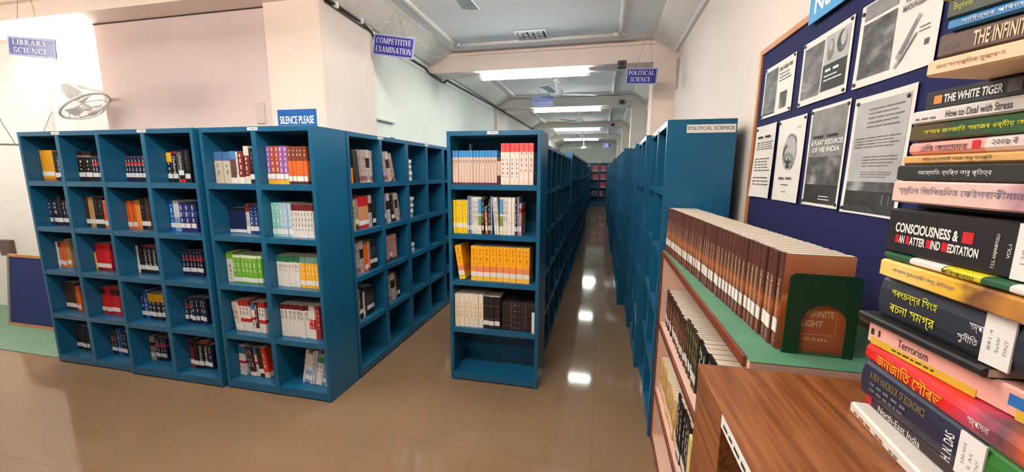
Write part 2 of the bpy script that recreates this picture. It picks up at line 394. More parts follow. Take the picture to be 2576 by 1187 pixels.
LB = [(-4.637,.872,2.295,'white-wall rack'), (-3.762,.928,2.278,'middle front rack'), (-2.802,.925,2.295,'silence-sign rack')]
rack('teal steel bookcase at the white-wall end of the front row', (LB[0][0],LB[0][2],0), 0, LB[0][1], group='front racks')
rack('middle teal steel bookcase of the front row under the pink wall', (LB[1][0],LB[1][2],0), 0, LB[1][1], group='front racks')
rack('teal steel bookcase with the silence sign standing on it', (LB[2][0],LB[2][2],0), 0, LB[2][1], group='front racks')
B2 = [(2.66,.928),(3.592,.90),(4.5,.92),(5.43,.92),(6.36,.92),(7.29,.92)]
for i, (y, wd) in enumerate(B2):
    rack('teal bookcase standing %s along the pale wall behind the front row' % ORD[i], (-1.8755,y,0), PI/2, wd, group='racks along the pale wall')
# free-standing island row: end unit, then back-to-back racks
rack('teal single-column end rack facing the entrance, full of study guides', (-1.15,2.828,0), 0, .715, .36, 1.98, 1)
for i in range(3):
    rack('shorter teal rack, %s behind the end rack, facing the aisle' % ORD[i], (-.46-.006*i,3.2+.925*i,0), PI/2, .92, .335, 1.91, group='aisle racks, island row')
    rack('shorter teal rack, %s behind the end rack, facing the pale wall' % ORD[i], (-1.14-.006*i,3.2+.925*(i+1),0), -PI/2, .92, .335, 1.91, group='island racks facing the wall')
for i in range(6):
    rack('teal rack %s past the shorter ones on the island row' % ORD[i], (-.452,5.99+.935*i,0), PI/2, .93, group='aisle racks, island row')
for i in range(9):
    rack('teal rack %s in the recessed far stretch of the island row' % ORD[i], (-.58-.012*i,11.7+.99*i,0), PI/2, .98, group='aisle racks, island row')
# racks along the window wall, stepping out into the aisle
a = .022
rk = rack('teal rack whose end panel carries the POLITICAL SCIENCE label', (.387-a*.93, 2.446+.93, 0), -PI/2-a, .93, .36, group='aisle racks, window side'); 
rack('empty teal rack second behind the POLITICAL SCIENCE end panel', (.387-a*1.87, 2.446+1.87, 0), -PI/2-a, .93, .36, group='aisle racks, window side')
rack('empty teal rack third behind the POLITICAL SCIENCE end panel', (.387-a*2.6, 2.446+2.6, 0), -PI/2-a, .72, .30, group='aisle racks, window side')
far = [(5.07,.235,.855,4),(8.55,.205,.97,4),(12.52,.18,.98,8)]
for g, (y, x, wd, n) in enumerate(far):
    for i in range(n):
        rack('teal rack %s in the %s stepped-out group on the window side' % (ORD[i], ORD[g]), (x, y+(wd+.004)*(i+1), 0), -PI/2, wd, .265, group='aisle racks, window side')
for i, x in enumerate((-1.60,-.66,.28)):
    rack('tall bookcase closing the aisle, %s' % ('behind the island row','with red books on view','behind the window-side racks')[i], (x,20.98,0), 0, .93, .35, 2.2, group='racks at the far wall')
# label on the end panel
lb = thing('end_panel_label', 'white POLITICAL SCIENCE label on the teal end panel', 'label', (.387,2.446,0), -a)
MB_ = MB().box(.062,.312,-.0035,-.001,1.905,1.95)
part('card', MB_, WHITE, lb); mb = MB(); put_text(mb, 'POLITICAL SCIENCE', .068, 1.92, .236, .02, -.0040, bold=.0); marks('lettering', mb, INK, lb)
# ------------------------------------------------------------------ books
_B = {}
NAVY=(24,28,62); BLK=(22,22,24); RED=(190,22,34); WHT=(225,222,216); BRN=(70,40,30); ORG=(232,112,30); YEL=(232,186,40); TAN=(196,150,96); BLU=(44,110,190); GRN=(70,150,40)
# code: (kind, description, thickness, height, depth, body, bands[(z fraction from, to, colour)], sticker z (or None), title (text or '', colour, from, to) , rounded)
STY = {
 'nr': ('dictionary','navy dictionary, red band',.034,.205,.14,NAVY,[(.62,.74,RED)],.035,('',LETW,.3,.95),1),
 'nd': ('hardcover_book','plain navy hardback',.036,.215,.15,(26,32,66),[],.03,('',LETW,.4,.9),1),
 'nv': ('hardcover_book','navy hardback with print',.05,.225,.16,(36,44,110),[(.55,.7,(60,74,150))],.03,('',LETW,.3,.9),1),
 'yg': ('hardcover_book','thick gold-yellow hardback',.075,.25,.17,(226,160,24),[(.0,.08,(190,110,30))],.04,None,0),
 'dg': ('hardcover_book','dark green hardback',.045,.24,.16,(34,44,34),[],.03,None,0),
 'dk': ('hardcover_book','thick black-brown hardback',.07,.24,.16,(34,22,22),[(.8,.86,(150,120,90))],.035,('',LETW,.35,.7),0),
 'bk': ('hardcover_book','black hardback',.05,.25,.16,BLK,[],.03,('',GREYINK,.4,.9),0),
 'bo': ('dictionary','black dictionary titled Oxford',.05,.235,.16,BLK,[(.92,1,(150,30,40))],.03,('Oxford',LETW,.3,.85),0),
 'yo': ('dictionary','black dictionary, yellow top',.045,.225,.16,(26,26,36),[(.68,1,(236,178,20))],.03,('',LETW,.3,.65),0),
 'lg': ('dictionary','black dictionary titled LONGMAN',.05,.24,.16,(30,34,40),[(0,.1,(200,40,30))],.055,('LONGMAN',LETW,.34,.93),0),
 'ln': ('paperback_book','thin grey paperback',.016,.22,.15,(186,186,182),[],None,('',GREYINK,.3,.9),0),
 'br': ('hardcover_book','brown hardback',.045,.25,.16,(76,48,34),[],.03,None,0),
 'tn': ('hardcover_book','thick tan hardback',.05,.25,.17,(190,146,92),[],.03,None,0),
 'or': ('paperback_book','orange paperback',.045,.225,.16,(232,104,28),[],.02,('',rgbm((180,60,20)),.3,.9),0),
 'og': ('paperback_book','light orange paperback',.05,.235,.16,(236,150,70),[(0,.1,(220,120,60))],None,None,0),
 'wt': ('paperback_book','slim white paperback',.02,.225,.15,WHT,[],.03,('',INK,.3,.85),0),
 'pk': ('paperback_book','salmon-pink paperback',.035,.225,.15,(190,110,90),[(.8,1,(90,50,46))],.03,('',LETW,.3,.75),0),
 'rd': ('hardcover_book','bright red hardback',.055,.23,.16,(206,24,32),[(0,.1,(160,16,24))],.025,None,0),
 'rk': ('hardcover_book','red hardback with dark crown',.05,.235,.16,(196,28,36),[(.75,.95,(60,14,24))],.03,None,1),
 'sy': ('paperback_book','small yellow paperback',.02,.15,.11,(210,180,60),[],None,None,0),
 'bl': ('hardcover_book','tall blue hardback',.045,.24,.16,(30,96,180),[],.03,('',LETW,.3,.85),0),
 'wb': ('paperback_book','white-and-blue thick paperback',.05,.24,.16,(214,214,214),[(0,.45,(120,160,200))],.03,None,0),
 'gt': ('paperback_book','grey-topped tan paperback',.04,.21,.15,(170,154,124),[(.6,.75,(30,30,30))],.03,None,0),
 'st': ('hardcover_book','dark hardback with striped title',.033,.225,.15,(30,36,34),[],.03,('',GREYINK,.45,.95),0),
 'tb': ('paperback_book','thick tan paperback, blue top',.068,.225,.16,(196,184,166),[(.72,1,(66,110,160))],None,('',GREYINK,.2,.6),0),
 'bb': ('paperback_book','brown paperback, blue top',.052,.23,.16,(92,70,62),[(.75,1,(70,130,180)),(0,.18,(220,214,204))],None,None,0),
 'mr': ('paperback_book','maroon paperback',.045,.23,.16,(120,36,34),[(0,.2,(226,220,208))],None,('',LETW,.25,.9),0),
 'tw': ('paperback_book','tall white paperback',.045,.265,.17,(222,212,196),[(.2,.75,(128,40,36))],None,('',LETW,.25,.7),0),
 'nb': ('hardcover_book','navy hardback with white foot',.05,.19,.15,(26,38,80),[(.02,.15,(220,220,224))],None,None,0),
 'ow': ('paperback_book','white paperback, orange crown',.03,.225,.15,(220,216,206),[(.72,1,(200,70,34))],.02,('',GREYINK,.2,.65),0),
 'bd': ('hardcover_book','blue hardback with dotted spine',.04,.215,.15,(40,66,130),[],.02,('',LETW,.1,.9),0),
 'gw': ('paperback_book','white paperback, green top',.065,.23,.16,(222,216,196),[(.78,1,(120,170,50))],None,('',GREYINK,.1,.6),0),
 'gg': ('paperback_book','leaf-green paperback',.036,.215,.15,(112,176,56),[(.05,.2,(232,232,226)),(.9,1,(214,230,200))],None,('',LETW,.35,.85),0),
 'pu': ('paperback_book','purple paperback',.035,.262,.17,(148,92,158),[(.0,.12,(226,176,60))],.035,('',LETW,.3,.95),0),
 'rb': ('paperback_book','rust-red paperback',.035,.262,.17,(172,76,52),[(.0,.12,(230,170,50))],.035,('',LETW,.3,.95),0),
 'bo2': ('paperback_book','brown-and-orange paperback',.03,.258,.17,(214,104,46),[(.62,1,(126,60,36)),(0,.08,(80,44,34))],.02,('',LETW,.75,.9),0),
 'mt': ('paperback_book','mint-green paperback',.034,.245,.16,(132,200,184),[],.02,('',LETW,.3,.9),0),
 'lb': ('paperback_book','pale blue paperback',.032,.245,.16,(168,196,212),[],.02,('',LETW,.3,.9),0),
 'wr': ('paperback_book','white paperback, maroon top',.025,.24,.16,(230,224,214),[(.8,1,(110,34,34))],None,('',INK,.2,.75),0),
 'ww': ('paperback_book','white paperback, green top',.021,.23,.16,(234,228,220),[(.8,1,(44,116,78))],None,('',INK,.5,.72),0),
 'yw': ('paperback_book','yellow paperback, grey-green top',.026,.235,.16,(240,178,36),[(.78,1,(112,150,140))],.02,('',LETW,.3,.7),0),
 'ie': ('paperback_book','white exam guide titled IELTS',.034,.25,.17,(234,228,220),[(.85,1,(120,34,36))],None,('IELTS',INK,.55,.8),0),
 'wd': ('paperback_book','white-and-red paperback',.027,.25,.17,(232,224,216),[(.3,.6,(190,40,40))],None,('',LETW,.32,.58),0),
 'sr': ('paperback_book','slim red paperback',.018,.25,.17,(170,40,36),[],None,('',LETW,.3,.9),0),
 'ct': ('paperback_book','cream test guide',.03,.23,.16,(226,212,190),[(.1,.25,(240,236,230))],None,('',INK,.35,.9),0),
 'ot': ('paperback_book','white guide with red print',.032,.245,.16,(230,220,208),[(.82,1,(200,50,40)),(.3,.42,(190,40,36))],None,('',INK,.5,.78),0),
 'cu': ('paperback_book','blue-topped white guide',.03,.24,.16,(226,220,212),[(.75,1,(50,120,180)),(.4,.5,(176,34,40))],None,('',INK,.1,.35),0),
 'ro': ('paperback_book','orange-red paperback',.045,.25,.16,(214,60,30),[(.0,.18,(230,196,170))],None,('',LETW,.25,.8),0),
 'dt': ('paperback_book','dark brown paperback',.028,.24,.16,(74,38,30),[(0,.14,(226,220,208))],None,('',LETW,.3,.9),0),
 'wg': ('paperback_book','white paperback, teal top',.028,.235,.16,(230,226,216),[(.78,1,(50,140,110))],None,('',INK,.2,.7),0),
 # end rack
 'cb': ('study_guide','beige guide, blue top',.0228,.25,.17,(218,190,172),[(.8,1,(60,140,200)),(0,.05,(110,40,50))],None,('',INK,.55,.72),0),
 'cr': ('study_guide','white guide, red top',.0345,.30,.19,(240,226,214),[(.79,1,(236,70,72)),(0,.1,(244,220,190))],None,('',rgbm((120,60,60)),.16,.62),0),
 'cp': ('study_guide','white guide, red top and print',.0345,.30,.19,(240,222,208),[(.79,1,(236,84,80)),(0,.1,(244,214,196))],None,('',rgbm((200,60,60)),.25,.78),0),
 'dm': ('paperback_book','maroon paperback standing low',.026,.19,.14,(80,28,30),[(.35,.9,(210,180,170))],None,None,0),
 'cy': ('paperback_book','thin yellow paperback',.0188,.255,.17,(240,206,40),[],.045,('',rgbm((200,150,20)),.4,.9),0),
 'm1': ('paperback_book','white paperback with print',.019,.282,.17,(228,222,214),[],.03,('',INK,.3,.9),0),
 'm2': ('paperback_book','slim blue-grey paperback',.014,.288,.17,(120,146,176),[],.03,('',LETW,.3,.9),0),
 'm3': ('paperback_book','slim lilac-white paperback',.017,.282,.17,(214,204,216),[],.03,('',GREYINK,.3,.9),0),
 'm4': ('paperback_book','dark slim paperback',.016,.265,.17,(60,44,48),[],.03,('',LETW,.3,.9),0),
 'm5': ('paperback_book','orange-brown paperback',.02,.21,.16,(190,110,70),[(.8,1,(70,120,170))],.03,('',LETW,.3,.75),0),
 'm6': ('paperback_book','cream paperback, blue band',.026,.282,.17,(230,214,170),[(.55,.95,(66,150,200)),(.2,.5,(120,150,60))],.03,None,0),
 'm7': ('paperback_book','white paperback with yellow strip',.026,.282,.17,(236,230,222),[],.03,('',rgbm((226,180,30)),.15,.6),0),
 'm8': ('paperback_book','slim red-and-cream paperback',.018,.24,.17,(220,160,150),[(.7,.85,(180,40,50))],.03,('',INK,.2,.6),0),
 'co': ('study_guide','golden-yellow guide, coral panel',.0515,.272,.19,(250,178,22),[(.22,.42,(240,140,84)),(0,.16,(250,196,70))],.035,('',rgbm((190,110,10)),.5,.93),0),
 'cw': ('study_guide','cream guide, yellow stripe',.0385,.27,.18,(238,226,206),[],None,('',rgbm((224,176,40)),.3,.75),0),
 'cl': ('exam_volume','black exam volume lying flat',.0455,.262,.18,(40,32,34),[(.28,.32,(90,60,62)),(.7,.74,(90,60,62))],None,('',GREYINK,.35,.65),0),
 'ck': ('exam_volume','black exam volume',.0455,.262,.18,(40,32,34),[(.28,.32,(90,60,62)),(.7,.74,(90,60,62))],.03,None,0),
 # racks along the pale wall
 'ph': ('paperback_book','grey-pink tall paperback',.03,.265,.19,(184,166,160),[(.05,.2,(150,90,90))],None,('',INK,.3,.8),0),
 'pw': ('paperback_book','white-covered tall paperback',.05,.27,.19,(206,196,190),[(.45,.75,(40,32,34))],None,('',GREYINK,.1,.4),0),
 'po': ('paperback_book','short orange-footed paperback',.035,.12,.1,(226,130,30),[],None,None,0),
 'pd': ('hardcover_book','dark green tall hardback',.03,.26,.18,(44,50,46),[],None,None,0),
 'py': ('paperback_book','olive-yellow paperback',.05,.24,.17,(186,170,70),[],None,('',INK,.3,.8),0),
 'pr': ('hardcover_book','large scarlet hardback',.075,.265,.18,(206,30,36),[(.1,.7,(214,150,100))],.03,None,0),
 'px': ('hardcover_book','black boxed volume, white label',.055,.25,.17,(28,26,30),[(.4,.75,(60,58,62))],.05,None,0),
 'pe': ('paperback_book','peach-coloured paperback',.03,.25,.17,(206,140,110),[(.0,.1,(90,40,40))],None,('',INK,.3,.8),0),
 'pv': ('paperback_book','mauve paperback',.04,.25,.17,(150,130,160),[(0,.15,(60,50,60))],.05,None,0),
 # far end
 'er': ('bound_volume','red bound volume',.05,.27,.2,(190,50,70),[],.02,('',LETW,.45,.6),0),
 'ep': ('bound_volume','pink-red bound volume',.05,.26,.2,(206,110,124),[],.02,None,0),
}
def book_meshes(key, wd, h, d, body, bands=(), sticker=None, title=None, rnd=0, seed=0, coverm=None):
    if key in _B: return _B[key]
    rg = random.Random(hash(key) % 997 if not isinstance(key, str) else sum(map(ord, key))+seed)
    t = .0009 if not rnd else .0028
    pz = .0005 if not rnd else .003
    zs = {0.0, h}; ms = [coverm or rgbm(body)]
    for a, b, c in bands: zs |= {a*h, b*h}
    zs = sorted(zs)
    poly = [(0,.004),(.003,0),(wd-.003,0),(wd,.004)] if not rnd else [(0,.009),(.1*wd,.004),(.3*wd,.0005),(.7*wd,.0005),(.9*wd,.004),(wd,.009)]
    k = len(poly); poly = poly + [(wd,d),(wd-t,d),(wd-t,.008+t),(t,.008+t),(t,d),(0,d)]
    mb = MB(); n = len(poly)
    for i in range(len(zs)-1):
        za, zb = zs[i], zs[i+1]; zm = (za+zb)/2/h; mi = 0
        for a, b, c in bands:
            if a-1e-6 <= zm <= b+1e-6:
                m = rgbm(c)
                if m not in ms: ms.append(m)
                mi = ms.index(m)
        o = [(x,y,za) for x, y in poly]+[(x,y,zb) for x, y in poly]
        mb.add(o, [(j,(j+1)%n,n+(j+1)%n,n+j) for j in range(n)], mi)
    for z, fl in ((0,1),(h,0)):                # ends of the boards
        o = [(x,y,z) for x, y in poly]
        fs = [tuple(list(range(k))+[k+2,k+3]), (k-1,k,k+1,k+2), (k+3,k+4,k+5,0)]
        mb.add(o, [tuple(reversed(f)) if fl else f for f in fs], 0)
    me = D.meshes.new('book'); me.from_pydata(mb.v, [], mb.f)
    for m in ms: me.materials.append(m)
    me.polygons.foreach_set('material_index', mb.m)
    bm = bmesh.new(); bm.from_mesh(me); bmesh.ops.remove_doubles(bm, verts=bm.verts, dist=1e-6); bmesh.ops.recalc_face_normals(bm, faces=bm.faces); bm.to_mesh(me); bm.free()
    out = {'cover': me, 'page_block': MB().box(t, wd-t, .008+t, d-(.0005 if not rnd else .004), pz, h-pz).mesh('page_block', PAPER)}
    if sticker is not None:
        hh = min(.036, .16*h)
        out['call_number_label'] = MB().box(.002, wd-.002, -.0012, .002, sticker, sticker+hh).mesh('call_number_label', STICK)
    if title:
        s, m, za, zb = title; mk = MB()
        if s: put_text(mk, s, wd*.25, za*h, wd*.5, (zb-za)*h, -.0008, vertical=True, bold=.01)
        else:
            z = zb*h; lo = za*h; wdt = min(wd*.34, .02)
            while z > lo+.008:
                L = rg.uniform(.012,.04); L = min(L, z-lo)
                x = wd*.5-wdt/2+rg.uniform(-.06,.06)*wd
                for q_ in range(max(1, int(L/.007))):
                    zz = z-q_*.007; mk.rect(x+rg.uniform(0,.2)*wdt, x+wdt*rg.uniform(.8,1), zz-.0048, zz, -.0008)
                z -= L+rg.uniform(.006,.014)
        out['lettering'] = flat_mesh(mk, 'lettering', m)
    _B[key] = out; return out
def put_book(kind, meshes, mw, label, group):
    o = link(kind, meshes['cover'], None, mw=mw); tag(o, label, 'book', group)
    for k, me in meshes.items():
        if k != 'cover': link(k, me, o)
    return o
def sty_book(code, mw, label, group):
    k = STY[code]
    return put_book(k[0], book_meshes(code, *k[2:]), mw, label, group)
def frame(loc, rotz): return Matrix.Translation(Vector(loc)) @ Matrix.Rotation(rotz, 4, 'Z')
def fill(origin, rotz, z, width, items, rec, tier, place, group, right=False):
    """books along a shelf: origin is the cell's front corner, items (code, count, lean deg)"""
    seq = []
    for it in items:
        code, n = it[0], it[1]; lean = it[2] if len(it) > 2 else 0
        for _ in range(n): seq.append((code, lean))
    x = .002; F = frame(origin, rotz); pL = pH = 0; rng = random.Random(sum(map(ord, place+tier)))
    tot = len(seq)
    cnt = {}
    for code, lean in seq: cnt[code] = cnt.get(code, 0)+1
    seen = {}
    for i, (code, lean) in enumerate(seq):
        if code == '-': x += lean/1000.0; pL = pH = 0; continue
        wd, h = STY[code][2], STY[code][3]; L = math.radians(lean)
        foot = wd/math.cos(L)
        if i and abs(L-pL) > 1e-6 and not (L > pL):
            x += max(h, pH)*(math.sin(pL)-math.sin(L))
        elif i == 0 and L < 0: x += h*math.sin(-L)
        pL, pH = L, h; X = x; foot = wd*math.cos(L)+max(wd,.045)*math.sin(L)*math.tan(L)
        if x+wd > width+.002: break
        dz = wd*math.sin(L) if L > 0 else 0
        M_ = F @ Matrix.Translation((X, rec+rng.uniform(-.006,.006), z+.0005)) @ Matrix.Translation((0,0,dz)) @ Matrix.Rotation(L, 4, 'Y')
        seen[code] = seen.get(code, 0)+1
        d = STY[code][1]
        if cnt[code] > 1: d = ordn(seen[code]-1)+' '+d
        sty_book(code, M_, '%s, %s tier, %s' % (d, tier, place), group)
        x += foot+.0006
def cell(bank, col):
    x0, wd, y, nm = LB[bank]; half = wd/2
    return (x0+.028, y, 0) if col == 0 else (x0+half+.02, y, 0), half-.05
# contents of the front row: per rack, per column, top tier first
FR = {
 (0,0): [[('yg',1),('yg',1),('dg',1),('nr',2)], [('nd',3),('bk',1),('nd',2)], [('wt',1),('pk',1),('or',1),('tn',1)], [('br',3),('or',1)], [('st',5)]],
 (0,1): [[('dk',2),('nr',3)], [('br',1),('tn',1),('bk',2),('or',1)], [('sy',1),('rd',3)], [('rk',1),('rd',1),('rk',2)], [('nr',2),('bl',1),('nd',2)]],
 (1,0): [[('nr',7)], [('or',2),('og',1),('bk',1),('br',1)], [('wt',1),('bk',1),('bo',3)], [('nd',1),('bl',1),('yo',4)], [('gt',1),('nr',4)]],
 (1,1): [[('yo',1),('bo',1),('ln',1),('lg',1),('bk',1)], [('bl',1),('wb',1),('nv',3)], [('nr',6)], [('nr',2),('nd',4)], [('rk',1),('bk',1),('bo',2),('nd',1)]],
 (2,0): [[('tb',1),('tb',1),('bb',1),('wt',1),('mr',1),('tw',1),('bk',1)], [('nb',3),('ow',1),('bd',4)], [('gw',1),('gg',7)],
         [('ct',2,-6),('ot',3,-6),('cu',1),('dt',1),('ot',2)], [('cu',2),('dt',2,-10),('cu',1,-8),('dg',1,-7),('ro',1,-6)]],
 (2,1): [[('pu',1),('rb',2),('pu',2),('bo2',5)], [('mt',2),('lb',3),('wr',7)], [('ww',9),('yw',6)], [('ie',7),('wd',2),('sr',2)], [('-',1,120),('m1',1,11),('wb',1,11),('m3',2,11),('wg',2,10),('m2',2,9),('wt',2,9)]],
}
RX = {(1,0,0):.055,(1,1,0):.04,(1,0,1):.025,(1,1,1):.015,(1,0,2):.045,(1,1,2):.06,(1,0,3):.025,(1,1,3):.035,(1,0,4):.03,(2,0,1):.07}
for (b, c), tiers in FR.items():
    o, wd = cell(b, c)
    for j, items in enumerate(tiers):
        rec = (.095,.088,.07)[b] + (.02 if j == 4 else 0) + RX.get((b,c,j),0)
        fill(o, 0, ZT[j], wd, items, rec, TIER[j], '%s column, %s' % ('left' if c == 0 else 'right', LB[b][3]), 'books in the front row of racks')
# end rack facing the entrance
CEN = [[('cb',15),('dm',1),('cr',4),('cp',3),('cr',1)], [('cy',6),('m2',2),('m3',1),('m1',2),('m6',1),('m4',1),('m5',1,-3),('m4',1),('m2',1),('m3',1,-4),('m1',1,-4),('m6',1),('m1',2),('m7',2),('m4',1),('m2',1),('m8',1)],
       [('-',1,4),('co',1,-8),('-',1,42),('co',10)], [('cw',6),('ck',3)]]
CX = -1.15+.03
for j, items in enumerate(CEN):
    fill((CX,2.828,0), 0, ZT[j], .652, items, .03, TIER[j], 'end rack', 'study books in the end rack')
for k in range(5):                              # black volumes lying flat in a pile
    wd, h = STY['ck'][2], STY['ck'][3]
    M_ = Matrix.Translation((CX+.41, 2.86, ZT[3]+.001+k*.0462)) @ Matrix(((0,0,-1,.245+.0),(0,1,0,0),(1,0,0,0),(0,0,0,1)))
    sty_book('cl', M_, 'black exam volume lying flat, %s of five up the pile, end rack' % ORD[k], 'study books in the end rack')
t = thing('index_card', 'small white card standing at the pile of black volumes, end rack', 'card', (CX+.6305,2.845,ZT[3]))
part('card', MB().box(0,.022,-.002,.0,.0,.17), STICK, t)
t = thing('shelf_divider', 'thin metal divider rod behind the beige guides, end rack', 'divider', (CX+.085,3.02,ZT[0]))
part('rod', MB().box(0,.005,0,.05,0,.31), steel, t)
# racks along the pale wall
WR = [
 [[('po',3),('pd',2,-5),('ph',3,-7),('pw',1),('ph',1),('pw',1)], [('-',1,60),('ph',2,-10),('pw',1,-13),('pe',1,-16),('ph',1,-16)]],
 [[('py',2),('pv',1),('pr',2),('pw',1),('bk',1)], [('-',1,40),('pv',2),('pw',1,-5),('bk',1,-8),('pe',1,-9),('pw',1,-10),('ph',1,-12)]],
 [[('-',1,60),('ph',2,-4),('pw',1),('or',1,-2),('pe',1),('px',3)], [('-',1,80),('pe',2),('pv',1),('pe',2),('pe',1,-3)]],
 [[('-',1,60),('ph',1),('px',1),('wt',1),('pd',1),('px',2)], [('-',1,80),('ph',2),('pw',1,-8),('pe',1,-8),('bk',1,-9)]],
]
for j in range(4):
    for c in (0,1):
        y0, wd = B2[0]; off = .028 if c == 0 else wd/2+.02
        fill((-1.8755, y0+off, 0), PI/2, ZT[j], wd/2-.05, WR[j][c], .055, TIER[j], '%s column behind silence rack' % ('first' if c == 0 else 'second'), 'books along the pale wall')
grey = mat('grey_bundle', (150,150,150), .7, var=.2, vscale=40, stretch=(.3,.3,6))
for j in range(3):                              # grey paper bundles in the next rack
    t = thing('paper_bundle', 'stack of grey paper bundles, %s tier, second rack along the pale wall' % TIER[j], 'paper stack', (-1.94, 3.632, ZT[j]+.0008), PI/2)
    rg = random.Random(j); z = 0
    for k in range(7 if j < 2 else 3):
        h = rg.uniform(.022,.038); a_ = rg.uniform(0,.012)
        part('bundle', MB().box(a_, .2-rg.uniform(0,.02), a_, .2, z, z+h), grey if k % 2 else STICK, t, .003); z += h
# far bookcase
for j in range(4):
    for c in (0,1):
        n = ([6,6],[6,6],[0,6],[0,3])[j][c]
        x0 = -.66+(.028 if c == 0 else .465+.02)
        if n: fill((x0+(.03 if c else .1),20.98,0), 0, ZT[j]*2.2/1.98, .4, [('er',2),('ep',1),('er',3)] if n == 6 else [('ep',3)], .02, TIER[j], '%s half, far bookcase' % ('left' if c == 0 else 'right'), 'red volumes at the far end')
t = thing('carton', 'grey carton on the fourth tier of the far bookcase', 'box', (-.56,21.0,ZT[3]*2.2/1.98+.001)); part('shell', MB().box(0,.3,0,.25,0,.26), mat('grey_card',(120,110,120),.8), t, .01)
part('flap', MB().box(.01,.29,-.003,0,.18,.25), mat('grey_card_light',(150,140,148),.8), t)
# ------------------------------------------------------------------ low pink bookcase along the board wall
pinklam = mat('pink_laminate', (226,186,166), .5, var=.03, vscale=2)
brownlip = mat('brown_edge_strip', (120,58,34), .4, var=.2, vscale=12)
greencloth = mat('green_plastic_mat', (84,136,106), .5, var=.08, vscale=10)
LX, LY0, LY1, LZ = .362, 1.0, 2.432, 1.231
low = thing('low_bookcase', 'low pink laminate bookcase with brown edges under the blue notice board', 'bookcase', (0,0,0))
part('end_panel', MB().box(LX+.006, .765, LY1-.022, LY1, .0, LZ-.022), pinklam, low, .001)
part('end_panel', MB().box(LX+.006, .765, LY0, LY0+.022, .0, LZ-.022), pinklam, low, .001)
part('back_panel', MB().box(.755, .765, LY0+.022, LY1-.022, .05, LZ-.022), pinklam, low)
part('top_board', MB().box(LX+.004, .765, LY0, LY1, LZ-.022, LZ-.003), pinklam, low)
part('top_mat', MB().box(LX+.004, .765, LY0, LY1, LZ-.003, LZ), greencloth, low)
part('edge_strip', MB().box(LX-.006, LX+.004, LY0+.02, LY1, LZ-.026, LZ+.004), brownlip, low, .003)
SH = [.797, .37, .05]
for z in SH:
    bd = part('shelf_board', MB().box(LX+.008, .755, LY0+.022, LY1-.022, z-.022, z), pinklam, low)
    part('edge_strip', MB().box(LX-.002, LX+.008, LY0+.01, LY1, z-.024, z+.002), brownlip, bd, .002)
part('edge_strip', MB().box(LX-.002, LX+.006, LY1-.024, LY1, 0, LZ-.026), brownlip, low, .001)
part('plinth', MB().box(LX+.02, .755, LY0+.022, LY1-.022, 0, .028), pinklam, low)
# the long row of copper-brown paperbacks
CREAM = mat('cream_print', (226,200,160), .5)
copper = ramp_mat('copper_cover', [(0,(160,82,52)),(.3,(190,102,60)),(.46,(206,116,58)),(.53,(240,170,80)),(.6,(186,100,60)),(1,(214,138,98))], .33, 'axis', 9, 2, 0, .255, (1,1,2), .55)
copspine = ramp_mat('copper_spine', [(0,(96,44,32)),(.3,(112,58,40)),(.45,(172,96,48)),(.54,(98,54,42)),(1,(84,50,44))], .4, 'axis', 14, 2, 0, .255, (1,1,2), .35)
W1, H1, D1 = .0305, .252, .152
base = book_meshes('copper', W1, H1, D1, (120,60,40), (), .042, None, 0, 0, copspine)
mk = MB(); put_text(mk, 'THE INFINITE LIGHT', W1*.3, .08, W1*.42, .105, -.0008, vertical=True, bold=.015)
base['title_lettering'] = flat_mesh(mk, 'title_lettering', CREAM); mk = MB(); put_text(mk, 'GULEN', W1*.38, .012, W1*.26, .024, -.0008, vertical=True, bold=.0)
base['author_lettering'] = flat_mesh(mk, 'author_lettering', CREAM)
NB = 43
for i in range(NB):
    f = i/(NB-1); y = 1.095+i*(W1+.0004); xs = .452-.075*f
    rr = random.Random(i); a = -PI/2-.052
    M_ = Matrix.Translation((xs+rr.uniform(-.002,.003), y+W1, LZ+.0004)) @ Matrix.Rotation(a, 4, 'Z')
    lab = 'copper-brown paperback touching the green bookend' if i == 0 else 'copper-brown paperback, %s counting from the green bookend, on the low bookcase top' % ordn(i)
    o = put_book('paperback_book', base, M_, lab, 'copper-brown paperbacks in a row')
    if i == 0:                                  # its front cover is on show
        cv = link('front_cover', MB().box(W1+.0001, W1+.0005, .004, D1, .001, H1-.001).mesh('front_cover', copper), o)
        # lettering on the +x board: text runs along +y
        m2 = MB(); put_text(m2, 'THE INFINITE', .028, .094, .094, .017, 0, bold=.02); put_text(m2, 'LIGHT', .054, .068, .046, .017, 0, bold=.02)
        put_text(m2, 'essays in thought', .05, .054, .05, .004, 0, bold=0) if False else None
        put_text(m2, 'GULEN', .062, .032, .05, .008, 0, bold=.01)
        xa, xb, za, zb, t_ = .03, .128, .048, .178, .0009
        for r4 in ((xa,xb,za,za+t_),(xa,xb,zb-t_,zb),(xa,xa+t_,za,zb),(xb-t_,xb,za,zb)): m2.rect(*r4, 0)
        m2.v = [(W1+.0009, v[0], v[2]) for v in m2.v]
        marks('lettering', m2, CREAM, cv)
gm = mat('green_enamel', (14,62,38), .35)
be = thing('bookend', 'dark green metal bookend with an arched cut-out', 'bookend', (.462, 1.074, LZ), -.052)
mb = MB(); Wd, Hb = .152, .208; ax, aw, az = .083, .047, .085
pts = [(0,0),(0,Hb-.01),(.01,Hb),(Wd-.01,Hb),(Wd,Hb-.01),(Wd,0)]
arch = [(ax+aw*math.cos(PI*k/16), az+aw*math.sin(PI*k/16)) for k in range(17)]
poly = pts + [(ax+aw,0)] + arch + [(ax-aw,0)]
part('upright_plate', MB().prism(poly, 1, 0, .0022), gm, be)
part('foot_plate', MB().box(0,Wd,.0023,.0163,.0,.0004), gm, be)
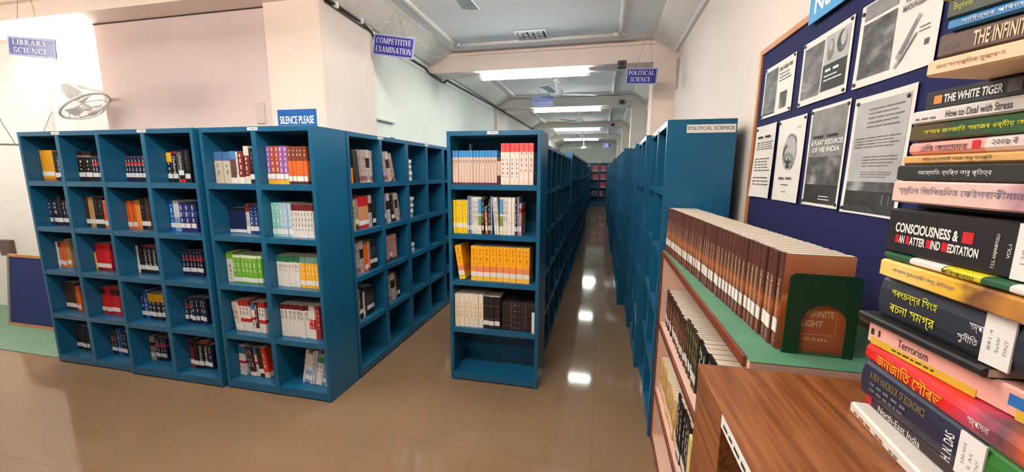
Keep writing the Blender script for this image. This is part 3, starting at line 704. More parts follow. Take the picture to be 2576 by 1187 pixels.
# second and third shelves of the low bookcase
dkcop = ramp_mat('dark_copper_spine', [(0,(70,34,28)),(.5,(110,62,40)),(.6,(70,40,30)),(1,(62,34,30))], .4, 'axis', 14, 2, 0, .25, (1,1,2), .35)
def low_row(z, y0, seq, xs, group, tier):
    y = y0; seen = {}
    for key, n, spec in seq:
        for k in range(n):
            rr = random.Random(int(y*1000)); wd, h, d = spec[1:4]
            M_ = Matrix.Translation((xs+rr.uniform(-.004,.006), y+wd, z+.0006)) @ Matrix.Rotation(-PI/2, 4, 'Z')
            if y+wd > LY1-.03: return
            ms = book_meshes('low_'+key, *spec[1:])
            lab = '%s %s from the entrance end, %s shelf of the low bookcase' % (spec[0], ordn(k), tier)
            put_book('paperback_book' if spec[6] is not None else 'hardcover_book', ms, M_, lab, group); y += wd+.0006
low_row(SH[0], 1.30, [
  ('black',7,('black-jacketed hardback',.043,.235,.25,(24,24,26),[],None,('',LETW,.3,.9),0)),
  ('olive',10,('olive-brown hardback',.0225,.235,.25,(58,54,32),[],.035,('',CREAM,.4,.9),0)),
  ('copper',22,('dark copper paperback',.0262,.205,.16,(90,50,34),[],.03,('',CREAM,.35,.85),0,0,dkcop))],
  .398, 'books on the second shelf of the low bookcase', 'second')
low_row(SH[1], 1.46, [
  ('orange',2,('orange-red paperback',.04,.21,.2,(200,84,40),[],None,None,0)),
  ('yellowcase',1,('pale yellow folder',.05,.255,.23,(232,214,140),[],None,None,0)),
  ('blackcase',6,('black cased volume',.045,.28,.23,(26,22,22),[],.02,('',LETW,.3,.9),0)),
  ('cream',16,('cream-gold paperback',.0335,.215,.2,(224,190,130),[(.0,.5,(214,160,80))],.03,('',mat('gold_ink',(170,110,40)),.4,.9),0))],
  .388, 'books on the third shelf of the low bookcase', 'third')
# ------------------------------------------------------------------ wooden cabinet in the foreground
def wood(name, c1, c2, c3):
    m = ramp_mat(name, [(.36,c1),(.5,c2),(.64,c3)], .33, 'noise', 6, stretch=(13,.6,13)); return m
oak = wood('brown_wood_laminate', (112,62,31), (134,78,41), (152,94,54))
cab = thing('wooden_cabinet', 'brown wood-grain open cabinet carrying the tall book pile', 'cabinet', (0,0,0))
KX, KY0, KY1, KZ = .246, -.35, .984, 1.22
part('top_board', MB().box(KX, .765, KY0, KY1, KZ-.02, KZ), oak, cab, .0015)
part('side_panel', MB().box(KX+.002, .765, KY1-.2, KY1-.001, 0, KZ-.0201), oak, cab, .0015)
part('side_panel', MB().box(KX+.002, .765, KY0+.001, KY0+.03, 0, KZ-.0201), oak, cab, .0015)
part('back_panel', MB().box(.75, .765, KY0+.03, KY1-.2, 0, KZ-.0201), mat('dark_back', (70,34,30), .7), cab)
for z in (.82,.42,.06): part('shelf_board', MB().box(KX+.004, .75, KY0+.03, KY1-.2, z-.02, z), oak, cab)
st = part('label_strip', MB().box(KX-.0012, KX-.0002, .60, .775, KZ-.028, KZ-.003), WHITE, cab, label='white paper label strip')
m2 = MB(); put_text(m2, '~4', 0, 0, .13, .011, 0, bold=.0)
m2.v = [(KX-.0016, .76-v[0], KZ-.022+v[2]) for v in m2.v]; marks('lettering', m2, INK, st)
rg = random.Random(5); y = KY1-.2-.004
for k, c in enumerate([(52,34,60),(40,38,70),(60,30,34),(34,44,60),(90,60,44),(48,40,44)]):
    wd = .03+.01*(k % 3); y -= wd+.001
    M_ = Matrix.Translation((KX+.05, y+wd, .8206)) @ Matrix.Rotation(-PI/2, 4, 'Z')
    put_book('hardcover_book', book_meshes('cabinet%d' % k, wd, .27-.012*(k % 3), .19, c, [], .04, ('',GREYINK,.4,.9), 1), M_,
        '%s hardback in the wooden cabinet, %s from its corner' % (['purple','indigo','maroon','slate','brown','grey-brown'][k], ORD[k]), 'books inside the wooden cabinet')
# ------------------------------------------------------------------ the tall pile of books on the cabinet
def pile(code, label, z0, z1, x, vp, L, dep, body, lets, bands=(), rnd=0, sticker=None, y=.84, coverm=None, extra=None, kind='paperback_book'):
    """a book lying flat, spine to the aisle. lets: (text, from far end 0-1, to, up 0-1, to, material[, across, slant]); sticker: from,to"""
    X_L = 1.16; L *= X_L; fx = 1/X_L
    th = math.atan((1518-vp)/990.0); d = Vector((-math.sin(th), math.cos(th), 0)); t = z1-z0-.0006
    up = Vector((0,0,1)); dp = d.cross(up); o_ = Vector((x,y,z0+.0003))-d*L
    M_ = Matrix(((0,dp.x,d.x,o_.x),(0,dp.y,d.y,o_.y),(1,0,0,o_.z),(0,0,0,1)))
    bz = [(0 if b >= 1 else 1-b*fx, 1-a_*fx, c) for a_, b, c in bands]
    ms = dict(book_meshes('pile_'+code, t, L, dep, body, bz, None, None, rnd, 0, coverm))
    o = put_book(kind, ms, M_, label, None)
    for k, lt in enumerate(lets):
        s, a_, b, ua, ub, m = lt[:6]; a_ *= fx; b *= fx; across = len(lt) > 6 and lt[6]
        mb = MB()
        if m == 'rect': pass
        if across: put_text(mb, s, ua*t, (1-b)*L, (ub-ua)*t, (b-a_)*L, -.0009-(.0007 if rnd else 0), bold=.01)     # letters run up the spine
        else: put_text(mb, s, ua*t, (1-b)*L, (ub-ua)*t, (b-a_)*L, -.0009, vertical=True, bold=lt[7] if len(lt) > 7 else .02)
        marks('lettering', mb, m, o)
    if extra:
        for nm, rects, m in extra:
            for a_, b, ua, ub in [(r_[0]*fx, r_[1]*(fx if r_[1] < 1 else 1), r_[2], r_[3]) for r_ in rects]: marks(nm, MB().rect(ua*t, ub*t, (1-b)*L, (1-a_)*L, -.0006), m, o)
    if sticker:
        a_, b, txt = sticker; a_ *= fx; b *= fx
        sk = part('call_number_label', MB().box(t*.02, t*.98, -.0016, .001, (1-b)*L, (1-a_)*L), STICK, o)
        mb = MB()
        for k, s in enumerate(txt):
            put_text(mb, s, t*.3, (1-b)*L+(b-a_)*L*(.14+.27*k), t*(.16+.045*len(s)), (b-a_)*L*.11, -.0020, bold=-.01)
        marks('lettering', mb, GREYINK, sk)
    return o
Yl = mat('yellow_print', (232,226,40), .5); Wl = LETW; Kl = INK; Gl = mat('golden_print', (240,190,40), .5); Dl = mat('dim_gold_print', (120,104,70), .5); Rl = mat('red_print', (196,22,34), .5)
BRl = mat('brown_print', (150,90,60), .5); Pl = mat('grey_violet_print', (120,110,130), .5); Ol = mat('orange_print', (226,130,50), .5)
pinkpurp = ramp_mat('pink_purple_cover', [(0,(150,104,120)),(.35,(176,130,140)),(.5,(226,190,184)),(1,(228,192,176))], .4, 'axis', 10, 2, .0, .24, (1,1,3), .5)
yellowphoto = ramp_mat('yellow_photo_cover', [(0,(120,76,40)),(.3,(190,130,60)),(.5,(110,70,46)),(.62,(228,176,50)),(1,(236,206,120))], .4, 'axis', 22, 2, .0, .25, (1,1,1), .5)
redphoto = ramp_mat('red_photo_cover', [(0,(210,90,30)),(.2,(90,60,70)),(.38,(196,60,90)),(.52,(216,30,28)),(1,(214,30,26))], .4, 'axis', 22, 2, .0, .26, (1,1,1), .4)
greenphoto = ramp_mat('green_photo_cover', [(0,(40,80,36)),(.35,(70,110,40)),(.5,(44,84,40)),(.9,(38,70,36)),(1,(84,70,40))], .4, 'axis', 12, 2, .0, .24, (1,1,1), .3)
pile('w21', 'white paperback at the bottom of the tall pile on the cabinet', 1.2203, 1.242, .492, 1592, .25, .17, (222,214,204), [('~3',.06,.3,.15,.55,BRl),('~2',.34,.44,.15,.55,BRl),('~2',.5,.6,.15,.5,GREYINK)])
pile('n20', 'black paperback with red edge titled North-East India in the tall pile', 1.2425, 1.264, .516, 1543, .25, .18, (44,26,28), [('North-East India',.15,.56,.2,.75,Wl,False,.0)], [(0,.06,(190,24,36))])
pile('e19', 'thick navy handbook of economics with a white sticker, in the tall pile', 1.2645, 1.331, .502, 1511, .27, .19, (30,34,58), [('A NEW HANDBOOK OF ECONOMICS',.09,.56,.62,.84,Dl),('~5',.1,.44,.42,.54,GREYINK,False,.0),('~6',.1,.42,.26,.36,GREYINK,False,.0),('H. N. DAS',.705,.765,.1,.75,Wl,True)], [(.9,1,(40,110,36))], 1, (.79,.93,('CNT','E AS','330.954')), kind='hardcover_book')
pile('r18', 'red paperback with golden title and photo end, in the tall pile', 1.3315, 1.3675, .503, 1533, .27, .18, (214,30,26), [('জনজাতি সৌৰভ',.12,.66,.2,.88,Gl,False,.0),('সম্পাদনা',.82,.94,.35,.7,Wl,False,.0)], (), 1, None, .84, redphoto)
pile('t17', 'pink and yellow paperback titled Terrorism in the tall pile', 1.3680, 1.408, .503, 1396, .27, .17, (238,176,160), [('Terrorism',.235,.44,.42,.78,Kl,False,.0),('~7',.2,.5,.12,.24,Kl,False,.0)], (), 0, None, .84, None,
     [('printed_band',[(.03,.72,.0,.32),(.9,1,.0,.35)],mat('mustard_print',(214,172,50),.5)),('printed_band',[(.86,.99,.38,.78)],mat('blue_print',(36,110,180),.5)),('emblem',[(.02,.045,.42,.72),(.08,.095,.45,.75)],Kl)])
pile('b16', 'thin black paperback sticking out under the dark blue volume, tall pile', 1.4085, 1.4225, .492, 1440, .2, .16, (30,28,28), [], (), 0, None, .858)
pile('s16', 'thick dark blue-grey volume with yellow-green title, tall pile', 1.423, 1.497, .510, 1452, .285, .2, (42,46,58), [('শৰৎচন্দ্র সিংহ',.1,.415,.54,.82,Yl,False,.0),('ৰচনা সমগ্র',.1,.415,.14,.42,Yl,False,.0),('সম্পাদক',.6,.72,.5,.68,Wl,False,.0),('সুনীতি',.55,.655,.2,.42,Wl,False,.0)], (), 1, (.675,.81,('DNT','SeW','891.4')), kind='hardcover_book')
pile('y15', 'yellow paperback with crowd photo on its spine, tall pile', 1.4975, 1.529, .505, 1500, .265, .18, (230,190,90), [('অসমৰ বুৰঞ্জী অৰু ঐতিহ্য',.115,.58,.4,.7,Pl,False,.0)], (), 0, None, .84, yellowphoto)
pile('g14', 'thin green paperback with white and yellow panels, tall pile', 1.5295, 1.5435, .507, 1492, .26, .17, (34,84,50), [('পৰিক্ৰমা',.47,.68,.1,.85,Kl,False,.0)], [(.23,.47,(230,222,214)),(.48,.71,(216,200,40)),(.86,1,(226,222,214))], 1)
c13 = pile('c13', 'thick black hardback titled CONSCIOUSNESS, tall pile', 1.544, 1.621, .508, 1420, .275, .2, (32,29,30), [('CONSCIOUSNESS &',.059,.467,.48,.70,Wl,False,.03),('AN',.094,.136,.24,.42,Wl,False,.03),('ATTER',.172,.278,.24,.42,Wl,False,.03),('IND',.315,.374,.24,.42,Wl,False,.03),('EDITATION',.419,.583,.24,.42,Wl,False,.03),('T.S.S. ANJANEYULU',.652,.672,.12,.75,Wl,True),('VOL-I',.712,.728,.35,.6,Wl,True)],
     (), 0, (.745,.9,('~2','~1','128.2')), .84, None, [('printed_band',[(.068,.091,.24,.42),(.146,.169,.24,.42),(.284,.312,.24,.42),(.38,.416,.24,.42),(.487,.545,.48,.70)],Rl)], kind='hardcover_book')
pile('p12', 'pink and purple paperback with pale title, above the CONSCIOUSNESS volume', 1.632, 1.6695, .506, 1470, .255, .17, (226,190,180), [('স্মৃতিৰ জিলিঙনিত কেইগৰাকীমান',.048,.84,.35,.78,Pl,False,.0)], (), 0, None, .84, pinkpurp)
pile('f12', 'slim dark volume hidden between pink paperback and CONSCIOUSNESS volume', 1.6215, 1.6315, .545, 1470, .22, .15, (30,28,30), [])
pile('k11', 'black paperback with white title above the pink-purple one', 1.670, 1.6965, .508, 1430, .25, .18, (34,34,32), [('নৱজ্যোতি: ব্যক্তি আৰু কৃতিত্ব',.17,.635,.3,.72,Wl,False,.0)])
pile('t10', 'thin tan paperback with brown title, between black and rose paperbacks', 1.697, 1.712, .514, 1420, .245, .17, (214,164,98), [('গৰীয়া জনগোষ্ঠী সমাজ আৰু সংস্কৃতি',.154,.6,.25,.8,Kl,False,.0)])
pile('r9', 'rose paperback with grey title and red dot', 1.7125, 1.7355, .520, 1420, .25, .17, (232,160,150), [('এলি আহমেদৰ',.089,.404,.2,.8,Kl,False,.0),('২০০৯ ৰ',.542,.671,.4,.8,Kl,False,.0)], [(.5,1,(226,206,200))], 1, None, .84, None, [('red_dot',[(.432,.477,.25,.8)],Rl)])
pile('g8', 'green paperback with yellow title under the How to Deal with Stress book', 1.736, 1.7635, .518, 1400, .25, .17, (50,90,40), [('অসমৰ জনজাতি সমাজৰ ধৰ্মীয় আচাৰ',.104,.75,.3,.7,Yl,False,.0)], (), 0, None, .84, greenphoto)
pile('h7', 'white paperback titled How to Deal with Stress', 1.764, 1.7865, .517, 1400, .255, .17, (226,218,212), [('How to Deal with Stress',.235,.6,.25,.75,Kl,False,.01),('~3',.031,.184,.25,.48,GREYINK,False,.0)])
ti = pile('t6', 'black paperback titled THE WHITE TIGER', 1.787, 1.8185, .533, 1380, .225, .15, (30,30,30), [('THE WHITE TIGER',.14,.518,.3,.72,Wl,False,.03)], (), 0, None, .84, None, [('emblem',[(.065,.125,.3,.72)],Ol),('emblem',[(.54,.617,.25,.85)],GREYINK)])
# the books on top jut out towards the reader
TOPS = [('b5','cream paperback jutting out above THE WHITE TIGER',1.819,1.842,.452,1190,.25,.2,(236,204,164),[('জন সংস্কৃতিৰ ৰূপৰেখা',.044,.342,.3,.7,BRl,False,.0)],(),.72),
 ('i4','brown hardback titled THE INFINITE, near the top of the tall pile',1.8425,1.8745,.456,1130,.25,.19,(92,64,54),[('THE INFINITE',.153,.37,.2,.8,CREAM,False,.02),('GULEN',.02,.09,.3,.55,GREYINK,False,.0)],(),.712),
 ('b3','thin blue paperback with white title, near the top of the tall pile',1.875,1.8905,.455,1140,.24,.18,(40,120,176),[('সাহিত্যৰ পৰিচয় আৰু',.06,.4,.3,.8,Wl,False,.0)],(),.7),
 ('g2','dark green paperback with a yellow word, second from the pile top',1.891,1.918,.455,1160,.24,.18,(48,58,40),[('Beginner',.03,.12,.3,.75,mat('lime_print',(170,180,50),.5),False,.0),('HOME',.16,.22,.55,.9,Wl,False,.02)],(),.705),
 ('y1','bright yellow paperback topping the tall pile',1.9185,1.945,.448,1160,.24,.18,(230,196,40),[],(),.71)]
for c, lab, z0, z1, x, vp, L, dp_, col, lets, bn, yy in TOPS: pile(c, lab, z0, z1, x, vp, L, dp_, col, lets, bn, 0, None, yy)
# ------------------------------------------------------------------ notice board
nb = thing('notice_board', 'royal blue felt notice board with wooden frame on the wall', 'notice board', (.765,2.335,0), -PI/2)
felt = mat('blue_felt', (13,18,76), .9, var=.1, vscale=80)
frm = mat('frame_wood', (186,122,74), .5, var=.2, vscale=8, stretch=(1,1,.2))
BW, Z0, Z1 = 2.3, 1.26, 2.288
part('felt', MB().box(.02,BW-.02,-.006,0,Z0+.02,Z1-.02), felt, nb)
for nm, bx in (('stile',(0,.026,Z0,Z1)),('stile',(BW-.026,BW,Z0,Z1)),('rail',(.026,BW-.026,Z1-.026,Z1)),('rail',(.026,BW-.026,Z0,Z0+.026))):
    part(nm, MB().box(bx[0],bx[1],-.016,0,bx[2],bx[3]), frm, nb, .003)
pinm = mat('pin_head', (70,52,50), .4)
def printmat(name, stops, scale=12, stretch=(1,1,1), axis=None):
    return ramp_mat(name, stops, .7, 'axis' if axis is not None else 'noise', scale, axis if axis is not None else 2, -.33, 0, stretch, .35)
def sheet(label, y0, z0, wd, ht, content, pins, curl=.004, kind='notice_sheet', seed=0):
    """a sheet pinned to the board; its frame: x to the right seen from the room, z up, origin at the top corner"""
    t = thing(kind, label, 'notice', (.7578,y0,z0), -PI/2, 'printed sheets on the notice board')
    rg = random.Random(seed); ph = rg.uniform(0,6)
    def dy(x, z): return -.0012-curl*(.5+.5*math.sin(ph+5*x/wd))*((-z/ht)**2)*.6-curl*.4*abs(2*x/wd-1)**3
    def grid(x0,x1,za,zb,off,n=8):
        mb = MB(); v = [(x0+(x1-x0)*i/n, dy(x0+(x1-x0)*i/n, zb+(za-zb)*(1-j/n))-off, zb+(za-zb)*(1-j/n)) for j in range(n+1) for i in range(n+1)]
        return mb.add(v, [(j*(n+1)+i, (j+1)*(n+1)+i, (j+1)*(n+1)+i+1, j*(n+1)+i+1) for j in range(n) for i in range(n)])
    me = flat_mesh(grid(0,wd,-ht,0,0), 'paper', WHITE); link('paper', me, t)
    for it in content:
        if it[0] == 'img':
            _, a_, b, c, d_, m = it; link('printed_image', flat_mesh(grid(a_*wd,b*wd,-d_*ht,-c*ht,.0009), 'printed_image', m), t)
        elif it[0] == 'poly':
            for pl_ in it[1]:
                y_ = min(dy(u*wd,-v*ht) for u, v in pl_)-.0016-.0003*it[3]
                link('printed_figure', flat_mesh(MB().add([(u*wd,y_,-v*ht) for u, v in pl_], [tuple(range(len(pl_)))]), 'printed_figure', it[2]), t)
        elif it[0] == 'lines':
            _, a_, b, c, d_, n, m = it; mb = MB()
            for k in range(n):
                z = -(c+(d_-c)*(k+.5)/n)*ht; h = (d_-c)*ht/n*.3; e = b-(b-a_)*rg.uniform(0,.3)
                for q_ in range(4):
                    xa, xb = (a_+(e-a_)*q_/4)*wd, (a_+(e-a_)*(q_+.9)/4)*wd; y_ = min(dy(xa,z),dy(xb,z))-.0016
                    mb.rect(xa, xb, z-h/2, z+h/2, y_)
            marks('text_lines', mb, m, t)
        elif it[0] == 'txt':
            _, s, a_, b, c, d_, m = it; mb = MB(); z = -(c+d_)/2*ht
            y_ = min(dy(a_*wd,z),dy(b*wd,z),dy((a_+b)/2*wd,z))-.0018
            put_text(mb, s, a_*wd, -d_*ht, (b-a_)*wd, (d_-c)*ht, y_, bold=.03); marks('lettering', mb, m, t)
    for px, pz in pins:
        x, z = px*wd, -pz*ht; yy = dy(x,z)
        mb = MB().tube([(x,yy-.0002,z),(x,yy-.004,z),(x,yy-.006,z)], [.0055,.0055,.003], 10)
        part('pin', mb, pinm, t, smooth=False)
g1 = printmat('grey_sky_print', [(.25,(150,150,150)),(.5,(100,100,100)),(.7,(60,60,60))], 7, (1,1,2.2))
g2 = printmat('grey_land_print', [(.3,(40,40,40)),(.5,(90,90,90)),(.7,(160,160,160))], 11, (1,1,1.6))
g3 = printmat('dark_print', [(.3,(30,30,31)),(.7,(62,62,62))], 10)
g4 = printmat('mid_grey_print', [(.3,(110,110,110)),(.7,(150,150,150))], 12)
g5 = printmat('pale_grey_print', [(.3,(160,160,160)),(.7,(190,190,190))], 6)
def disc(cx, cy, rx, ry, a0=0, a1=360, n=20): return [(cx+rx*math.cos(math.radians(a0+(a1-a0)*k/n)), cy-ry*math.sin(math.radians(a0+(a1-a0)*k/n))) for k in range(n)]
def arcband(cx, cy, rx, ry, th, a0, a1, n=14):
    P_ = lambda r_, k: (cx+rx*r_*math.cos(math.radians(a0+(a1-a0)*k/n)), cy-ry*r_*math.sin(math.radians(a0+(a1-a0)*k/n)))
    return [[P_(1,0)]+[P_(1,k) for k in range(1,n+1)]+[P_(1-th,k) for k in range(n,-1,-1)]]
C4 = [(.04,.04),(.96,.04),(.04,.96),(.96,.96)]
sheet('landscape sheet at the frame corner, with grey picture and figure drawing', 2.247, 2.178, .318, .232, [('img',.04,.46,.08,.92,g1),('img',.04,.46,.7,.95,g3),('txt','~3',.52,.95,.1,.2,GREYINK),('lines',.52,.95,.22,.4,3,GREYINK),('img',.6,.82,.6,.9,g2)], C4, seed=1)
sheet('landscape sheet with two round portraits and a dark lower panel', 1.868, 2.18, .328, .236, [('img',.05,.47,.1,.9,g1),('img',.06,.4,.62,.78,g5),('img',.5,.95,.08,.5,g5),('poly',[disc(.615,.3,.06,.15)],g4,0),('poly',[disc(.615,.24,.035,.07)],g5,1),('poly',[disc(.82,.26,.085,.15)],g2,0),('poly',[disc(.85,.23,.05,.1)],g5,1),('img',.5,.95,.5,.88,g3),('txt','~2',.56,.86,.56,.62,LETW),('lines',.55,.9,.64,.76,2,LETW)], C4, seed=2)
sheet('landscape sheet headed FINANCIAL MANAGEMENT', 1.505, 2.182, .318, .24, [('img',.06,.5,.02,.2,g4),('img',.06,.5,.24,.9,g2),('txt','FINANCIAL',.6,.86,.19,.25,GREYINK),('txt','MANAGEMENT',.58,.93,.27,.335,GREYINK),('poly',[[(.56,.80),(.6,.84),(.8,.45),(.77,.42)],[(.55,.9),(.58,.92),(.78,.62),(.76,.6)]],g5,0),('poly',[[(.6,.76),(.625,.79),(.77,.49),(.75,.47)],[(.61,.86),(.625,.87),(.77,.64),(.76,.63)]],g4,1),('lines',.8,.93,.56,.64,2,GREYINK),('img',.87,.92,.72,.78,g2)], [(.04,.1),(.04,.95)], seed=3)
sheet('narrow text notice at the frame with curling corner', 2.276, 1.912, .235, .345, [('txt','~2',.1,.85,.14,.18,INK),('lines',.08,.92,.22,.34,4,GREYINK),('lines',.08,.9,.44,.64,5,GREYINK),('lines',.08,.9,.7,.84,3,GREYINK)], [(.06,.05)], .016, seed=4)
sheet('sheet with a grey swirling figure drawing and centred title', 2.015, 1.911, .242, .345, [('poly',[disc(.5,.42,.26,.2)],g5,0),('poly',arcband(.52,.3,.2,.11,.35,-20,200),g4,1),('poly',arcband(.5,.42,.24,.13,.3,120,330),g2,1),('poly',[disc(.47,.36,.1,.08)],g4,2),('poly',arcband(.48,.52,.22,.11,.4,-60,170),g4,1),('poly',[disc(.55,.24,.05,.03)],g3,2),('poly',[[(.42,.6),(.5,.44),(.56,.6)]],g3,2),('txt','~2',.2,.78,.7,.74,GREYINK),('lines',.28,.7,.78,.82,1,GREYINK),('lines',.34,.62,.87,.9,1,GREYINK),('lines',.7,.9,.12,.14,1,INK)], [(.04,.04),(.96,.04)], .008, seed=5)
sheet('sheet titled PLANT RESOURCES over a hilly field', 1.742, 1.918, .243, .352, [('img',.05,.95,.03,.5,g4),('img',.05,.95,.5,.78,g2),('img',.05,.95,.78,.97,g3),('img',.6,.95,.03,.07,g3),('txt','~2',.14,.9,.28,.32,INK),('txt','& PLANT RESOURCES',.12,.94,.335,.385,LETW),('txt','OF NE INDIA',.16,.88,.405,.455,LETW),('lines',.5,.85,.88,.94,2,LETW)], C4, .005, seed=6)
sheet('sheet with small portraits and a barcode, beside the book pile', 1.474, 1.908, .252, .346, [('img',.06,.94,.05,.72,g5),('img',.06,.94,.72,.8,g2),('img',.06,.94,.8,.98,g3),('img',.1,.22,.2,.27,g3),('lines',.28,.9,.1,.28,5,GREYINK),('lines',.1,.9,.34,.44,4,GREYINK),('img',.1,.22,.52,.6,g3),('lines',.28,.9,.5,.6,4,GREYINK),('img',.1,.22,.63,.69,g2),('lines',.28,.85,.63,.69,3,GREYINK),('img',.64,.9,.82,.9,WHITE),('lines',.1,.7,.93,.97,3,GREYINK)]+[('img',.66+.024*k,.67+.024*k+.004*(k%3),.83,.885,g3) for k in range(9)], [(.07,.05),(.9,.08),(.04,.96)], .007, seed=7)
t = thing('header_sign', 'light blue New Arrivals sign above the notice board', 'sign', (.7472,1.825,2.238), -PI/2)
part('plate', MB().box(0,.62,-.007,0,0,.12), mat('sky_blue_sign', (52,150,206), .35), t, .002)
mb = MB(); put_text(mb, 'New Arrivals', .04, .028, .5, .062, -.0075, bold=.025); marks('lettering', mb, LETW, t)
# ------------------------------------------------------------------ hanging signs
SB = mat('sign_blue', (44,44,142), .3); SE = mat('sign_border', (236,234,240), .4); wire = mat('thin_wire', (110,100,96), .5)
def hang_sign(label, x, y, z, wd, ht, lines, rot=0, tilt=0, hooks=(.22,.78), apex=None, top=None):
    t = thing('hanging_sign', label, 'sign', (x,y,z), rot)
    plate = mat('glare_sign_blue', (120,130,214), .25) if 'pale' in label else SB  # tube glare painted into the aisle sign as a paler blue
    t.rotation_euler = (0, tilt, rot)
    part('plate', MB().box(0,wd,-.003,.003,0,ht), plate, t, .001)
    b = .006; g = .008; mb = MB()
    for r4 in ((g,wd-g,g,g+b*.6),(g,wd-g,ht-g-b*.6,ht-g),(g,g+b*.6,g,ht-g),(wd-g-b*.6,wd-g,g,ht-g)): mb.rect(*r4, -.0036)
    for r4 in ((0,wd,0,.003),(0,wd,ht-.003,ht),(0,.003,0,ht),(wd-.003,wd,0,ht)): mb.rect(*r4, -.0034)
    marks('border', mb, SE, t)
    n = len(lines); mb = MB()
    for k, (s, a_, b_) in enumerate(lines):
        h = ht*.27; zz = ht*(.58-.4*k)
        (put_text if s[0] == '~' else serif)(mb, s, a_*wd, zz, (b_-a_)*wd, h, -.0038)
    marks('lettering', mb, LETW, t)
    top = ZC if top is None else top
    ax_ = wd*.5 if apex is None else apex
    for hk in hooks:
        part('hanging_wire', MB().tube([(hk*wd,0,ht),(ax_+(hk-.5)*.03,0,top-z)], .0013, 5), wire, t)
    return t
CE = [('COMPETITIVE',.07,.93),('EXAMINATION',.07,.95)]
hang_sign('blue COMPETITIVE EXAMINATION sign hanging near the pillar', -2.203, 3.6, 2.789, .424, .19, CE, 0, .165, (.2,.76), .2)
hang_sign('blue POLITICAL SCIENCE sign hanging beside the peach pilaster', .197, 4.7, 2.642, .325, .17, [('POLITICAL',.08,.9),('SCIENCE',.15,.8)], 0, .043, (.3,.82), .2)
hang_sign('blue LIBRARY SCIENCE sign hanging in the front room', -4.36, 2.2, 2.525, .48, .135, [('LIBRARY',.1,.84),('SCIENCE',.11,.86)], 0, .12, (.2,.7), .2)
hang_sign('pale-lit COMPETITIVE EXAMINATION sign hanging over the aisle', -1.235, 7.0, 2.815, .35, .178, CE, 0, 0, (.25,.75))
hang_sign('small blue sign hanging near the far wall', -.05, 18.6, 2.82, .36, .19, [('~1',.25,.75),('~1',.15,.85)], 0, 0, (.25,.75))
t = thing('silence_sign', 'blue SILENCE PLEASE sign standing on the front rack', 'sign', (-2.222,2.40,1.981))
part('plate', MB().box(0,.308,-.004,.004,0,.118), mat('silence_blue', (14,86,158), .35), t, .001)
mb = MB(); put_text(mb, 'SILENCE PLEASE', .018, .022, .272, .052, -.0046, bold=.02); marks('lettering', mb, LETW, t)
part('stand', MB().box(.0,.308,.005,.05,0,.002), steel, t)
# ------------------------------------------------------------------ ceiling fans, vent, cameras, cables
fanw = mat('fan_enamel', (226,226,222), .35)
def ceiling_fan(label, x, y, zb, a0, R=.66):
    t = thing('ceiling_fan', label, 'fan', (x,y,0), 0, 'ceiling fans')
    part('medallion', MB().lathe([(.3,ZC-.0),(.3,ZC-.012),(.27,ZC-.022),(.2,ZC-.018),(.18,ZC-.03),(.1,ZC-.03)], 32), plaster, t, smooth=True)
    part('rod', MB().lathe([(.05,ZC-.03),(.05,ZC-.06),(.014,ZC-.07),(.014,zb+.08)], 12), fanw, t)
    part('motor', MB().lathe([(.03,zb+.085),(.1,zb+.06),(.115,zb+.02),(.1,zb-.03),(.05,zb-.05),(.02,zb-.055)], 24), fanw, t, smooth=True)
    for k in range(3):
        a_ = a0+k*2*PI/3; c, s = math.cos(a_), math.sin(a_); mb = MB()
        pts = [(.1,-.02),(.2,-.05),(R,-.075),(R+.01,0),(R,.06),(.2,.05),(.1,.02)]
        mb.prism(pts, 2, -.0025, .0025)
        mb.v = [(c*x_-s*y_, s*x_+c*y_, zb+z_+.10*y_) for x_, y_, z_ in mb.v]
        part('blade', mb, fanw, t)
    return t
ceiling_fan('ceiling fan in front of the first beam', -1.05, 2.45, 2.92, PI/2)
ceiling_fan('ceiling fan between the peach beam and the next', -.80, 6.7, 2.95, .35)
ceiling_fan('ceiling fan in the bay behind the second beam', -.65, 10.5, 2.98, -.2)
ceiling_fan('ceiling fan in the bay behind the third beam', -.8, 14.6, 2.95, .2)
ceiling_fan('ceiling fan nearest the far wall', -.9, 18.3, 2.78, PI-.05)
t = thing('ceiling_vent', 'white louvred air vent in the near ceiling', 'vent', (-1.015,4.48,ZC))
wv = MB().box(0,.35,0,.02,-.012,0).box(0,.35,.26,.28,-.012,0).box(0,.02,.02,.26,-.012,0).box(.33,.35,.02,.26,-.012,0)
part('frame', wv, steel, t); part('duct', MB().box(.02,.33,.02,.26,-.003,-.001), mat('duct_dark', (60,50,44), .8), t)
mb = MB(); rg = random.Random(2)
for k in range(4):
    y = .035+k*.058
    for q_ in range(5):
        x = .03+q_*.058+rg.uniform(-.006,.006); part('louvre', MB().box(x, x+.046, y, y+.02+rg.uniform(0,.014), -.014, -.004), steel, t)

camm = mat('camera_grey', (92,78,72), .4)
for i, (x, y, z, l) in enumerate(((.16,5.0,2.93,'dark camera fixed to the peach beam'),(.30,8.3,3.06,'dark speaker box on the second beam'),(.22,12.42,3.1,'dark box on the third beam'))):
    t = thing('wall_camera', l, 'camera', (x,y,z))
    part('bracket', MB().box(-.012,.012,.03,.06+(.04 if i == 0 else 0),.0,.03), camm, t); part('housing', MB().box(-.05,.05,-.06,.03,-.045,.03), camm, t, .006)
    part('lens', MB().tube([(0,-.06,-.008),(0,-.075,-.008)], .022, 12), INK, t)
cb = mat('cable_black', (58,50,46), .5)
t = thing('cable_run', 'dark cables clipped along the cornice of the pale wall', 'cable', (0,0,0))
mb = MB().tube([(-2.215,2.97,3.045),(-2.215,3.5,3.03),(-2.22,3.64,3.0),(-2.25,3.69,2.96),(-2.255,3.72,3.0),(-2.255,4.9,2.985),(-2.255,5.0,2.94),(-2.255,5.5,2.93)], .012, 6)
part('cable', mb, cb, t, smooth=True)
